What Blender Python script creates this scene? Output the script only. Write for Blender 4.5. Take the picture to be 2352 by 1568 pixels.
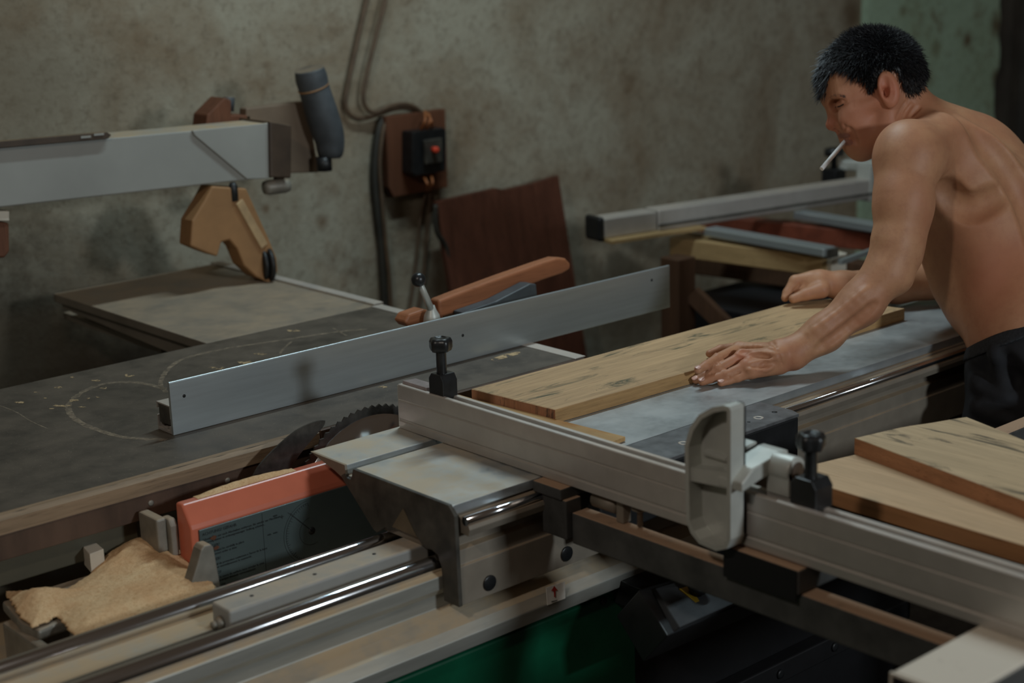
import bpy, bmesh, math, random
import numpy as np
from mathutils import Vector, Matrix, noise
random.seed(7)
S = bpy.context.scene
for o in list(bpy.data.objects): bpy.data.objects.remove(o)
# ------------------------------------------------------------------ camera
F_PX, W_PX, H_PX = 3721.5, 2352, 1568
CAM = np.array([0., 0., 1.65])
def _rot(pitch, roll, yaw):
    cp, sp, cr, sr, cy, sy = math.cos(pitch), math.sin(pitch), math.cos(roll), math.sin(roll), math.cos(yaw), math.sin(yaw)
    return (np.array([[cr,-sr,0],[sr,cr,0],[0,0,1]]) @ np.array([[1,0,0],[0,-sp,-cp],[0,cp,-sp]]) @ np.array([[cy,-sy,0],[sy,cy,0],[0,0,1]]))
RC = _rot(.25599332, -.03317174, .71558336)
RIGHT, UP, FWD = RC.T@[1,0,0], RC.T@[0,-1,0], RC.T@[0,0,1]
cam_d = bpy.data.cameras.new('camera'); cam = bpy.data.objects.new('camera', cam_d)
S.collection.objects.link(cam); S.camera = cam
m = Matrix([[RIGHT[i], UP[i], -FWD[i], CAM[i]] for i in range(3)] + [[0,0,0,1]])
cam.matrix_world = m
cam_d.sensor_width = 36; cam_d.lens = F_PX*36/W_PX; cam_d.clip_start = .05
cam_d.dof.use_dof = True; cam_d.dof.focus_distance = 2.6; cam_d.dof.aperture_fstop = 3.4
def P(px, py, z=None, x=None, y=None, d=None):
    """a place in the room seen at a pixel, on a plane or at a depth"""
    r = RC.T @ np.array([(px-W_PX/2)/F_PX, (py-H_PX/2)/F_PX, 1.])
    t = (z-CAM[2])/r[2] if z is not None else (x/r[0] if x is not None else (y/r[1] if y is not None else d))
    return CAM + t*r
# ------------------------------------------------------------------ light
S.view_settings.view_transform = 'Standard'; S.view_settings.look = 'None'
S.view_settings.gamma = 1; S.view_settings.use_curve_mapping = False
S.view_settings.exposure = 0.25
w = bpy.data.worlds.new('world'); S.world = w; w.use_nodes = True
w.node_tree.nodes['Background'].inputs[0].default_value = (1.0, .72, .50, 1)
w.node_tree.nodes['Background'].inputs[1].default_value = .034
def area(name, loc, target, sx, sy, power, col, spread=180):
    l = bpy.data.lights.new(name, 'AREA'); l.shape = 'RECTANGLE'; l.size = sx; l.size_y = sy
    l.energy = power; l.color = col; l.spread = math.radians(spread)
    o = bpy.data.objects.new(name, l); S.collection.objects.link(o); o.location = loc
    o.rotation_euler = (Vector(target)-Vector(loc)).to_track_quat('-Z', 'Y').to_euler()
    return o
area('tube_light', (2.35, 2.45, 2.75), (2.35, 2.3, 0), .9, .08, 17, (.74, .93, 1.0))
area('doorway_light', (1.85, -1.9, 2.1), (2.1, 3.2, .7), .30, .30, 36, (.86, .95, 1.0))
area('bulb_light', (-.55, .75, 2.75), (2.0, 1.8, .9), .16, .16, 10, (1.0, .90, .80))
# ------------------------------------------------------------------ materials
def _nt(name):
    m = bpy.data.materials.new(name); m.use_nodes = True
    nt = m.node_tree; b = nt.nodes['Principled BSDF']
    def N(t, **k):
        n = nt.nodes.new(t)
        for a, v in k.items():
            if a.startswith('i_'):
                a = a[2:]; n.inputs[int(a) if a.isdigit() else a.replace('_', ' ')].default_value = v
            else: setattr(n, a, v)
        return n
    def L(a, b_): nt.links.new(a, b_)
    return m, nt, b, N, L
def c4(c): return (c[0], c[1], c[2], 1)
def mixc(N, L, fac, a, b):
    n = N('ShaderNodeMix', data_type='RGBA')
    if hasattr(fac, 'links'): L(fac, n.inputs[0])
    else: n.inputs[0].default_value = fac
    for v, i in ((a, 6), (b, 7)):
        if isinstance(v, tuple): n.inputs[i].default_value = c4(v)
        else: L(v, n.inputs[i])
    return n.outputs[2]
def ramp(N, L, src, p0, p1):
    r = N('ShaderNodeMapRange'); r.inputs[1].default_value = p0; r.inputs[2].default_value = p1
    L(src, r.inputs[0]); return r.outputs[0]
def noise_t(N, L, scale, detail=4, stretch=None, rough=.55, rot=None, dist=0):
    t = N('ShaderNodeTexCoord'); src = t.outputs['Object']
    if stretch or rot:
        mp = N('ShaderNodeMapping')
        if stretch: mp.inputs['Scale'].default_value = stretch
        if rot: mp.inputs['Rotation'].default_value = rot
        L(src, mp.inputs[0]); src = mp.outputs[0]
    n = N('ShaderNodeTexNoise'); n.inputs['Scale'].default_value = scale; n.inputs['Detail'].default_value = detail
    n.inputs['Roughness'].default_value = rough; n.inputs['Distortion'].default_value = dist
    L(src, n.inputs['Vector']); return n.outputs['Fac']
def bump(N, L, b, h, strength=.3, dist=.001):
    n = N('ShaderNodeBump'); n.inputs['Strength'].default_value = strength; n.inputs['Distance'].default_value = dist
    L(h, n.inputs['Height']); L(n.outputs[0], b.inputs['Normal'])
def plain(name, col, rough=.5, metal=0., var=.25, scale=25, dust=None, dust_amt=.8, bmp=.15, spec=.5, stretch=None, cover=(.30, .62), speck=None):
    """painted or metal surface with slight mottling, sawdust settled on what faces up"""
    m, nt, b, N, L = _nt(name)
    f = noise_t(N, L, scale, 5, stretch)
    lo = tuple(max(0, c*(1-var)) for c in col); hi = tuple(min(1, c*(1+var)) for c in col)
    c = mixc(N, L, ramp(N, L, f, .3, .7), lo, hi)
    b.inputs['Metallic'].default_value = metal; b.inputs['Specular IOR Level'].default_value = spec
    b.inputs['Roughness'].default_value = rough
    if dust:
        g = N('ShaderNodeNewGeometry'); s = N('ShaderNodeSeparateXYZ'); L(g.outputs['Normal'], s.inputs[0])
        up = ramp(N, L, s.outputs[2], .45, .95)
        f2 = ramp(N, L, noise_t(N, L, 9, 6, rough=.7), *cover)
        mu = N('ShaderNodeMath', operation='MULTIPLY'); L(up, mu.inputs[0]); L(f2, mu.inputs[1])
        mv = N('ShaderNodeMath', operation='MULTIPLY'); L(mu.outputs[0], mv.inputs[0]); mv.inputs[1].default_value = dust_amt
        c = mixc(N, L, mv.outputs[0], c, dust)
        r = N('ShaderNodeMapRange'); L(mv.outputs[0], r.inputs[0]); r.inputs[3].default_value = rough; r.inputs[4].default_value = .9
        L(r.outputs[0], b.inputs['Roughness'])
        if metal:
            r2 = N('ShaderNodeMapRange'); L(mv.outputs[0], r2.inputs[0]); r2.inputs[3].default_value = metal; r2.inputs[4].default_value = 0
            L(r2.outputs[0], b.inputs['Metallic'])
    if speck: c = mixc(N, L, ramp(N, L, noise_t(N, L, 420, 2, rough=.6), .70, .74), c, speck)
    L(c, b.inputs['Base Color'])
    if bmp: bump(N, L, b, noise_t(N, L, scale*12, 3), bmp, .0006)
    return m
def wood(name, base, dark, axis='x', streak=.5, rough=.6, scale=1., spalt=None, patch=None):
    m, nt, b, N, L = _nt(name)
    st = {'x': (1.2, 26, 26), 'y': (26, 1.2, 26), 'z': (26, 26, 1.2)}[axis]
    g = noise_t(N, L, 3.2*scale, 6, st, .65, dist=.35)
    c = mixc(N, L, ramp(N, L, g, .28, .72), tuple(v*(1-streak*.55) for v in base), tuple(min(1, v*1.12) for v in base))
    st2 = {'x': (4, 120, 120), 'y': (120, 4, 120), 'z': (120, 120, 4)}[axis]
    g2 = noise_t(N, L, 4*scale, 3, st2, .6)
    c = mixc(N, L, ramp(N, L, g2, .58, .78), c, dark)
    if spalt:
        st3 = {'x': (1.6, 9, 9), 'y': (9, 1.6, 9), 'z': (9, 9, 1.6)}[axis]
        g3 = noise_t(N, L, 3.1, 7, st3, .72, dist=.9)
        f = ramp(N, L, g3, .56, .66)
        c = mixc(N, L, f, c, spalt)
    if patch:
        c = mixc(N, L, ramp(N, L, noise_t(N, L, 7, 3), .55, .68), c, patch)
    L(c, b.inputs['Base Color']); b.inputs['Roughness'].default_value = rough
    b.inputs['Specular IOR Level'].default_value = .3
    bump(N, L, b, g2, .25, .0008)
    return m
M = {}
DUST = (.46, .30, .155)
M['alu'] = plain('anodised_aluminium', (.52, .49, .455), .42, .55, .06, 30, dust=(.48, .36, .25), dust_amt=.45, bmp=.05)
M['fence'] = plain('fence_aluminium', (.52, .58, .60), .34, .75, .07, 6, bmp=.0, stretch=(1, 1, 20))
M['cast_alu'] = plain('cast_aluminium', (.50, .51, .47), .45, .35, .06, 40, bmp=.2)
M['deck'] = plain('deck_aluminium', (.42, .45, .46), .36, .6, .18, 14, dust=(.56, .46, .32), dust_amt=.85, bmp=.05, cover=(.30, .60), speck=(.5, .3, .15))
M['deck_far'] = plain('far_deck_aluminium', (.40, .43, .44), .33, .65, .16, 16, dust=(.42, .38, .33), dust_amt=.35, bmp=.05)
M['deck_dark'] = plain('worn_grey_steel', (.16, .165, .17), .42, .4, .3, 40, bmp=.1)
M['side'] = plain('dusty_aluminium_side', (.25, .215, .17), .55, .3, .12, 20, dust=DUST, dust_amt=.5, bmp=.05)
M['rail'] = plain('rail_extrusion', (.40, .40, .36), .40, .5, .12, 10, dust=(.50, .37, .22), dust_amt=.9, bmp=.05, stretch=(1, 10, 10), cover=(.22, .55))
M['chrome'] = plain('polished_steel', (.75, .77, .80), .14, 1., .03, 8, bmp=0)
M['cap'] = plain('dusty_grey_plastic', (.055, .05, .04), .55, 0, .5, 30, bmp=.1)
M['black'] = plain('black_plastic', (.012, .013, .014), .33, 0, .3, 60, bmp=.1)
M['blackm'] = plain('black_painted_steel', (.012, .013, .014), .45, 0, .3, 30, bmp=.1)
M['steel'] = plain('raw_steel', (.075, .075, .072), .5, .25, .35, 22, dust=(.42, .27, .17), dust_amt=1., cover=(.1, .42), bmp=.1)
M['knife'] = plain('riving_knife_steel', (.10, .095, .09), .34, .8, .3, 60, bmp=.1)
M['orange'] = plain('orange_red_paint', (.56, .15, .085), .32, 0, .12, 9, bmp=.05)
M['green'] = plain('dark_green_enamel', (.003, .075, .035), .30, 0, .25, 12, bmp=.1)
M['table'] = plain('phenolic_table', (.060, .050, .038), .46, 0, .3, 18, dust=(.15, .115, .08), dust_amt=.4, bmp=.12, speck=(.30, .25, .18))
M['ext'] = plain('dusty_extension', (.20, .175, .14), .55, .1, .2, 7, dust=(.33, .25, .165), dust_amt=.8, bmp=.05)
M['edgewood'] = wood('table_edge_wood', (.32, .225, .14), (.10, .06, .035), 'x', .8)
M['band'] = plain('rusty_steel_band', (.085, .05, .033), .55, .2, .45, 18, bmp=.15, stretch=(1, 1, .3))
M['olive'] = plain('olive_grey_paint', (.075, .068, .045), .5, 0, .15, 10, bmp=.05)
M['tube'] = plain('dusty_top_lit_tube', (.075, .075, .07), .5, .1, .15, 14, dust=(.66, .60, .50), dust_amt=1., cover=(.1, .42))  # dusty top painted paler and sides darker, as if lit from above
M['void'] = plain('black_paint_and_shade', (.005, .005, .006), .6, 0)  # black paint, and painted shade on the tube mouth and filler boxes
M['pale'] = plain('pale_tube_paint', (.60, .55, .46), .42, .1, .12, 12, dust=(.55, .45, .33), dust_amt=.4, bmp=.05)
M['greysteel'] = plain('grey_cast_iron', (.24, .225, .19), .5, .3, .2, 40, dust=DUST, dust_amt=.5)
M['hood'] = plain('dusty_hood', (.30, .155, .062), .65, 0, .15, 14, bmp=.05)
M['beam'] = plain('grey_beam_paint', (.30, .30, .275), .5, 0, .10, 5, dust=(.42, .30, .17), dust_amt=1., bmp=.03)
M['brown'] = plain('dark_brown_plastic', (.055, .035, .022), .5, 0, .3, 20, dust=(.3, .2, .1), dust_amt=.5)
M['hose'] = plain('dusty_rubber_hose', (.055, .062, .068), .6, 0, .35, 18, dust=(.3, .2, .1), dust_amt=.6)
M['rubber'] = plain('black_rubber', (.01, .01, .01), .5, 0)
M['handle'] = wood('push_handle_wood', (.34, .13, .058), (.16, .055, .025), 'x', .4, .5)
M['board'] = wood('spalted_board_wood', (.56, .37, .20), (.30, .17, .08), 'x', .6, .6, 1, spalt=(.10, .095, .055))
M['board_side'] = wood('spalted_board_side', (.42, .255, .11), (.17, .09, .035), 'x', .5, .65, 2.0)
M['board_end'] = wood('spalted_board_end', (.42, .20, .11), (.20, .08, .05), 'z', .5, .65, .5, spalt=(.07, .05, .04))
M['board_pale'] = wood('pale_board_wood', (.60, .42, .25), (.42, .27, .14), 'y', .3)
M['board_pale_side'] = wood('pale_board_side', (.38, .18, .075), (.13, .055, .025), 'y', .5, .6, .8)
M['board_up'] = wood('streaked_board_wood', (.58, .43, .26), (.35, .24, .13), 'y', .4, .6, 1, spalt=(.14, .115, .075))
M['board_up_side'] = wood('streaked_board_side', (.42, .20, .10), (.20, .08, .04), 'y', .5)
M['scrap'] = wood('ochre_strip_wood', (.48, .30, .13), (.26, .14, .06), 'y', .5, .7, 1, patch=(.36, .17, .05))
M['redwood'] = wood('red_brown_panel', (.105, .038, .022), (.035, .018, .012), 'z', .7, .45, .35)
M['backboard'] = wood('brown_back_board', (.14, .055, .028), (.07, .03, .015), 'z', .5, .6)
M['bench_wood'] = wood('bench_wood', (.36, .24, .11), (.2, .12, .05), 'y', .3)
M['door_paint'] = plain('dark_grey_brown_door', (.055, .047, .038), .7, 0, .4, 6)
M['lockbar'] = plain('grey_bar', (.30, .30, .285), .5, .2, .08, 12, dust=(.52, .42, .30), dust_amt=.9)
M['dark_wood'] = wood('dark_bench_wood', (.085, .042, .022), (.03, .015, .01), 'z', .5)
M['cable'] = plain('brown_cable', (.10, .062, .035), .6)
M['cable_dark'] = plain('black_cable', (.03, .027, .02), .6)
M['red_paint'] = plain('red_oxide_paint', (.16, .04, .02), .5)
M['panel'] = plain('grey_panel', (.05, .053, .056), .75, spec=.2)
M['yellow'] = plain('yellow_plate', (.42, .27, .02), .5)
M['red'] = plain('red_button', (.45, .02, .02), .35)
M['white'] = plain('white_sticker', (.80, .78, .72), .5)
M['red_ink'] = plain('red_ink', (.42, .03, .02), .5)
M['ink'] = plain('black_ink', (.012, .014, .014), .6)
M['plate'] = plain('printed_metal_plate', (.085, .115, .115), .42, .3, .12, 8)
M['copper'] = plain('copper_wire', (.35, .12, .04), .5)
M['trousers'] = plain('black_cotton', (.010, .011, .014), .85, 0, .3, 60, bmp=.3)
M['cigarette'] = plain('cigarette_paper', (.82, .84, .84), .6)
M['skin_nail'] = plain('fingernail_surface', (.58, .34, .27), .35)
def mat_dust():
    m, nt, b, N, L = _nt('sawdust')
    a = noise_t(N, L, 520, 4, rough=.8); a2 = noise_t(N, L, 150, 4, rough=.75); g = noise_t(N, L, 14, 5)
    c = mixc(N, L, ramp(N, L, g, .38, .66), (.76, .55, .32), (.68, .43, .23))
    c = mixc(N, L, ramp(N, L, a2, .50, .72), c, (.60, .36, .18))
    c = mixc(N, L, ramp(N, L, a, .54, .66), c, (.44, .23, .10))
    L(c, b.inputs['Base Color']); b.inputs['Roughness'].default_value = 1; b.inputs['Specular IOR Level'].default_value = .05
    bump(N, L, b, a, .6, .0016); return m
M['sawdust'] = mat_dust()
def mat_chalk():
    m, nt, b, N, L = _nt('chalk_mark')
    a = noise_t(N, L, 90, 5, rough=.75)
    b.inputs['Base Color'].default_value = (.34, .27, .19, 1); b.inputs['Roughness'].default_value = 1
    L(ramp(N, L, a, .34, .74), b.inputs['Alpha']); return m
M['chalk'] = mat_chalk()
def mat_flake():
    m, nt, b, N, L = _nt('glue_flake')
    a = noise_t(N, L, 60, 4, rough=.7)
    b.inputs['Base Color'].default_value = (.46, .33, .18, 1); b.inputs['Roughness'].default_value = .9
    L(ramp(N, L, a, .46, .52), b.inputs['Alpha']); return m
M['flake'] = mat_flake()
def mat_wall(name, base, stain, dark, s=1., spots=()):
    m, nt, b, N, L = _nt(name)
    f1 = noise_t(N, L, 2.6*s, 8, rough=.68, dist=.5); f2 = noise_t(N, L, 7*s, 6, rough=.7); f3 = noise_t(N, L, 55, 5, rough=.75)
    c = mixc(N, L, ramp(N, L, f1, .40, .66), base, stain)
    c = mixc(N, L, ramp(N, L, f2, .55, .80), c, dark)
    c = mixc(N, L, ramp(N, L, f3, .50, .85), c, tuple(v*.55 for v in stain))
    t = N('ShaderNodeTexCoord')
    for pt, r0, r1, col, amt in spots:      # brown patches, rust marks and painted shade, edges broken up by noise
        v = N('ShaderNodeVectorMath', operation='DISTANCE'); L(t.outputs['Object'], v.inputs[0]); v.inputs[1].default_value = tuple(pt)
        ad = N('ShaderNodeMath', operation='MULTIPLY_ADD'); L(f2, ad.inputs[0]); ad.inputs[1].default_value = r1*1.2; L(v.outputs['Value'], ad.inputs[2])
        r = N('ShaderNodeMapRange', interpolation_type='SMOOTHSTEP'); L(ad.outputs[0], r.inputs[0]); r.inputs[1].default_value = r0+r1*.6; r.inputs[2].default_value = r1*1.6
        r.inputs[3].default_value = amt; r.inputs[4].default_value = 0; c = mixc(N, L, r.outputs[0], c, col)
    L(c, b.inputs['Base Color']); b.inputs['Roughness'].default_value = .95; b.inputs['Specular IOR Level'].default_value = .15
    bump(N, L, b, f2, .35, .02); return m
M['wall'] = mat_wall('old_plaster', (.345, .315, .24), (.23, .175, .115), (.15, .095, .055), 1., [(P(40,180,y=3.5), 0, .40, (.13, .10, .065), .55), (P(60,900,y=3.5), .1, .55, (.05, .035, .022), .85), (P(330,860,y=3.5), .0, .30, (.06, .04, .026), .8), (P(740,510,y=3.5), 0, .035, (.14, .085, .045), .8), (P(610,480,y=3.5), 0, .02, (.15, .09, .05), .8), (P(1960,30,y=3.5), 0, .10, (.10, .06, .03), .8), (P(1420,690,y=3.5), 0, .3, (.11, .08, .05), .7)])  # two low left spots: stain plus painted shade under the extension table
M['greenwall'] = mat_wall('pale_green_plaster', (.37, .48, .35), (.32, .40, .27), (.16, .10, .045), 1.3, [(P(2222,92,y=3.47), 0, .05, (.12, .06, .025), .95), (P(2075,25,y=3.47), 0, .035, (.14, .11, .05), .7), (P(2150,110,y=3.47), 0, .05, (.17, .15, .08), .6), (P(2290,60,y=3.47), 0, .07, (.10, .055, .025), .9), (P(2290,180,y=3.47), 0, .06, (.10, .055, .025), .9), (P(2130,180,y=3.47), 0, .06, (.17, .14, .07), .6)])
M['floor'] = mat_wall('dirty_concrete', (.045, .035, .025), (.03, .022, .016), (.015, .01, .008), 2)
M['ceiling'] = M['wall']
def mat_skin():
    m, nt, b, N, L = _nt('tanned_skin')
    f = noise_t(N, L, 9, 4); f2 = noise_t(N, L, 55, 5, rough=.7)
    c = mixc(N, L, ramp(N, L, f, .38, .68), (.48, .25, .135), (.42, .185, .10))
    c = mixc(N, L, ramp(N, L, f2, .45, .8), c, (.38, .175, .095))
    t = N('ShaderNodeTexCoord')
    def spot(pt, r0, r1, col, amt, c):
        v = N('ShaderNodeVectorMath', operation='DISTANCE'); L(t.outputs['Object'], v.inputs[0]); v.inputs[1].default_value = tuple(pt)
        r = N('ShaderNodeMapRange', interpolation_type='SMOOTHSTEP'); L(v.outputs['Value'], r.inputs[0]); r.inputs[1].default_value = r0; r.inputs[2].default_value = r1
        r.inputs[3].default_value = amt; r.inputs[4].default_value = 0; return mixc(N, L, r.outputs[0], c, col)
    org = np.array((2.46, 1.43, 0))
    for (px, py, d_, r0, r1, col, amt) in ((1950,280,2.88,.02,.13,(.45,.175,.105),.6), (1910,285,2.93,.0,.03,(.50,.15,.10),.6), (2040,205,2.85,.0,.045,(.48,.15,.09),.7),
            (1700,812,2.72,.0,.035,(.50,.16,.10),.5), (1815,825,2.74,.0,.05,(.46,.15,.085),.5), (2300,600,2.8,.0,.14,(.46,.15,.08),.35), (2250,700,2.82,.0,.10,(.46,.15,.08),.35)):
        c = spot(P(px, py, d=d_)-org, r0, r1, col, amt, c)
    L(c, b.inputs['Base Color']); b.inputs['Roughness'].default_value = .54; b.inputs['Specular IOR Level'].default_value = .40
    b.inputs['Subsurface Weight'].default_value = .12; b.inputs['Subsurface Radius'].default_value = (.012, .005, .003)
    b.inputs['Subsurface Scale'].default_value = 1.
    bump(N, L, b, noise_t(N, L, 210, 5, rough=.7), .22, .0012); return m
M['skin'] = mat_skin()
M['hair'] = plain('black_hair', (.006, .006, .008), .55, 0, .2, 30, bmp=0)
M['greyhair'] = plain('greying_hair', (.04, .034, .032), .45, 0, .2, 30, bmp=0)
# ------------------------------------------------------------------ builders
COL = S.collection
def tag(o, label=None, cat=None, group=None, kind=None):
    if label: o['label'] = label
    if cat: o['category'] = cat
    if group: o['group'] = group
    if kind: o['kind'] = kind
    return o
class B:
    """collects shapes (room coordinates) into one mesh object"""
    def __init__(s): s.v = []; s.f = []; s.sm = []; s.mi = []; s.cur = 0
    def add(s, vs, fs, smooth=False):
        n = len(s.v); s.v += [tuple(map(float, q)) for q in vs]
        for f in fs: s.f.append(tuple(i+n for i in f)); s.sm.append(smooth); s.mi.append(s.cur)
        return s
    def box(s, x0, x1, y0, y1, z0, z1):
        return s.add([(x0,y0,z0),(x1,y0,z0),(x1,y1,z0),(x0,y1,z0),(x0,y0,z1),(x1,y0,z1),(x1,y1,z1),(x0,y1,z1)],
              [(0,3,2,1),(4,5,6,7),(0,1,5,4),(1,2,6,5),(2,3,7,6),(3,0,4,7)])
    def prism(s, poly, axis, a, b):
        """closed outline extruded along an axis: axis x -> (y,z) outline, y -> (x,z), z -> (x,y)"""
        def mk(p, t): return {'x': (t, p[0], p[1]), 'y': (p[0], t, p[1]), 'z': (p[0], p[1], t)}[axis]
        n = len(poly)
        return s.add([mk(p, a) for p in poly]+[mk(p, b) for p in poly],
              [tuple(range(n)), tuple(range(2*n-1, n-1, -1))]+[(i, n+i, n+(i+1) % n, (i+1) % n) for i in range(n)])
    def bar(s, p0, p1, w, h, up=(0, 0, 1)):
        p0, p1 = Vector(p0), Vector(p1); d = (p1-p0).normalized(); u = Vector(up)
        sd = d.cross(u).normalized(); u = sd.cross(d).normalized(); vs = []
        for p in (p0, p1):
            for a, b in ((-1,-1),(1,-1),(1,1),(-1,1)): vs.append(p+sd*a*w/2+u*b*h/2)
        return s.add(vs, [(0,1,2,3),(7,6,5,4),(0,4,5,1),(1,5,6,2),(2,6,7,3),(3,7,4,0)])
    def tube(s, pts, r, n=12, caps=True, up=(0, 0, 1)):
        pts = [Vector(p) for p in pts]; rs = r if isinstance(r, (list, tuple)) else [r]*len(pts); vs = []
        pu = None
        for i, p in enumerate(pts):
            d = (pts[min(i+1, len(pts)-1)]-pts[max(i-1, 0)]).normalized()
            if pu is None:
                pu = Vector(up) if abs(d.dot(Vector(up))) < .9 else Vector((1, .2, 0))
            pu = (pu-d*pu.dot(d)).normalized(); q = d.cross(pu)
            for k in range(n):
                a = 2*math.pi*k/n; vs.append(p+(pu*math.cos(a)+q*math.sin(a))*rs[i])
        fs = [(i*n+k, (i+1)*n+k, (i+1)*n+(k+1) % n, i*n+(k+1) % n) for i in range(len(pts)-1) for k in range(n)]
        s.add(vs, fs, True)
        if caps:
            b0 = len(s.v)-len(vs); s.f.append(tuple(b0+k for k in range(n))); s.f.append(tuple(b0+len(vs)-1-k for k in range(n)))
            s.sm += [False]*2; s.mi += [s.cur]*2
        return s
    def lathe(s, prof, c, ax=(0, 0, 1), n=24, lobes=0, depth=0.):
        """profile of (radius, height) turned about an axis"""
        ax = Vector(ax).normalized(); u = ax.orthogonal().normalized(); v = ax.cross(u); vs = []
        for r, h in prof:
            for k in range(n):
                a = 2*math.pi*k/n; rr = r*(1-depth*(.5-.5*math.cos(lobes*a)) if lobes else 1)
                vs.append(Vector(c)+ax*h+(u*math.cos(a)+v*math.sin(a))*rr)
        m_ = len(prof)
        fs = [(i*n+k, i*n+(k+1) % n, (i+1)*n+(k+1) % n, (i+1)*n+k) for i in range(m_-1) for k in range(n)]
        fs += [tuple(reversed(range(n))), tuple((m_-1)*n+k for k in range(n))]
        return s.add(vs, fs, True)
    def sphere(s, c, r, n=20):
        r = (r, r, r) if not isinstance(r, tuple) else r
        vs = [(c[0], c[1], c[2]+r[2])]
        for i in range(1, n//2):
            t = math.pi*i/(n//2)
            for k in range(n):
                a = 2*math.pi*k/n; vs.append((c[0]+r[0]*math.sin(t)*math.cos(a), c[1]+r[1]*math.sin(t)*math.sin(a), c[2]+r[2]*math.cos(t)))
        vs.append((c[0], c[1], c[2]-r[2])); R_ = n//2-1
        fs = [(0, 1+k, 1+(k+1) % n) for k in range(n)]+[(1+i*n+k, 1+(i+1)*n+k, 1+(i+1)*n+(k+1) % n, 1+i*n+(k+1) % n) for i in range(R_-1) for k in range(n)]
        fs += [(len(vs)-1, 1+(R_-1)*n+(k+1) % n, 1+(R_-1)*n+k) for k in range(n)]
        return s.add(vs, fs, True)
    def ribbon(s, pts, w, z=None):
        pts = [Vector(p) for p in pts]; vs = []
        for i, p in enumerate(pts):
            d = (pts[min(i+1, len(pts)-1)]-pts[max(i-1, 0)]); q = Vector((-d.y, d.x, 0)).normalized()
            ww = w*(.75+.5*noise.noise(Vector((i*.7, p.x*9, 0))))
            vs += [p+q*ww/2, p-q*ww/2]
        return s.add(vs, [(2*i, 2*i+1, 2*i+3, 2*i+2) for i in range(len(pts)-1)])
    def build(s, name, mats, parent=None, bevel=0., seg=2, loc=None):
        org = Vector(parent['_o']) if parent is not None else Vector(loc if loc is not None else (0, 0, 0))
        me = bpy.data.meshes.new(name)
        me.from_pydata([tuple(Vector(q)-org) for q in s.v], [], s.f)
        for m_ in (mats if isinstance(mats, (list, tuple)) else [mats]): me.materials.append(m_)
        me.polygons.foreach_set('use_smooth', s.sm); me.polygons.foreach_set('material_index', s.mi)
        bm = bmesh.new(); bm.from_mesh(me); bmesh.ops.recalc_face_normals(bm, faces=bm.faces[:]); bm.to_mesh(me); bm.free()
        o = bpy.data.objects.new(name, me); COL.objects.link(o)
        if parent is not None: o.parent = parent; o['_o'] = tuple(org)
        else: o.location = org; o['_o'] = tuple(org)
        if bevel:
            b = o.modifiers.new('bevel', 'BEVEL'); b.width = bevel; b.segments = seg; b.limit_method = 'ANGLE'; b.angle_limit = math.radians(35)
            b.use_clamp_overlap = True
        return o
def thing(name, loc, label, cat, group=None):
    e = bpy.data.objects.new(name, None); COL.objects.link(e); e.location = loc; e.empty_display_size = .05
    e['_o'] = tuple(map(float, loc)); return tag(e, label, cat, group)
def struct(name, b, m_): return tag(b.build(name, m_), kind='structure')
def resamp(pts, n):
    """smooth curve through points"""
    pts = [Vector(p) for p in pts]; out = []; k = len(pts)
    for i in range(k-1):
        p0, p1, p2, p3 = pts[max(i-1, 0)], pts[i], pts[i+1], pts[min(i+2, k-1)]
        for j in range(n):
            t = j/n; out.append(.5*((2*p1)+(p2-p0)*t+(2*p0-5*p1+4*p2-p3)*t*t+(3*p1-p0-3*p2+p3)*t**3))
    return out+[pts[-1]]
def text_mesh(body, size, font_shear=0.):
    cu = bpy.data.curves.new('lettering', 'FONT'); cu.body = body; cu.size = size; cu.shear = font_shear; cu.extrude = .0001
    cu.resolution_u = 2
    o = bpy.data.objects.new('lettering', cu); COL.objects.link(o)
    dg = bpy.context.evaluated_depsgraph_get(); me = o.evaluated_get(dg).to_mesh()
    vs = [tuple(v.co) for v in me.vertices]; fs = [tuple(p.vertices) for p in me.polygons]
    o.evaluated_get(dg).to_mesh_clear(); bpy.data.objects.remove(o); bpy.data.curves.remove(cu)
    return vs, fs
# ------------------------------------------------------------------ the room
struct('floor', B().box(-3, 8, -3, 5, -.1, 0), M['floor'])
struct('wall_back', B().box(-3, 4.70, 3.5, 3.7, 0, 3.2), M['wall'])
gw = B(); _r = random.Random(3)
edge = [(5.50+.035*_r.random(), 3.2-.06*i) for i in range(54)]
gw.prism([(4.70, 0), (4.70, 3.2)]+edge, 'y', 3.47, 3.7)
struct('wall_back_green', gw, M['greenwall'])
struct('door_1', B().box(5.56, 5.66, 3.50, 3.60, 0, 3.2).box(5.66, 6.6, 3.54, 3.60, 0, 3.2).box(5.80, 5.86, 3.52, 3.54, 0, 3.2).box(6.0, 6.06, 3.52, 3.54, 0, 3.2), M['door_paint'])
struct('wall_right', B().box(6.6, 6.8, -3, 3.7, 0, 3.2), M['wall'])
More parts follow.
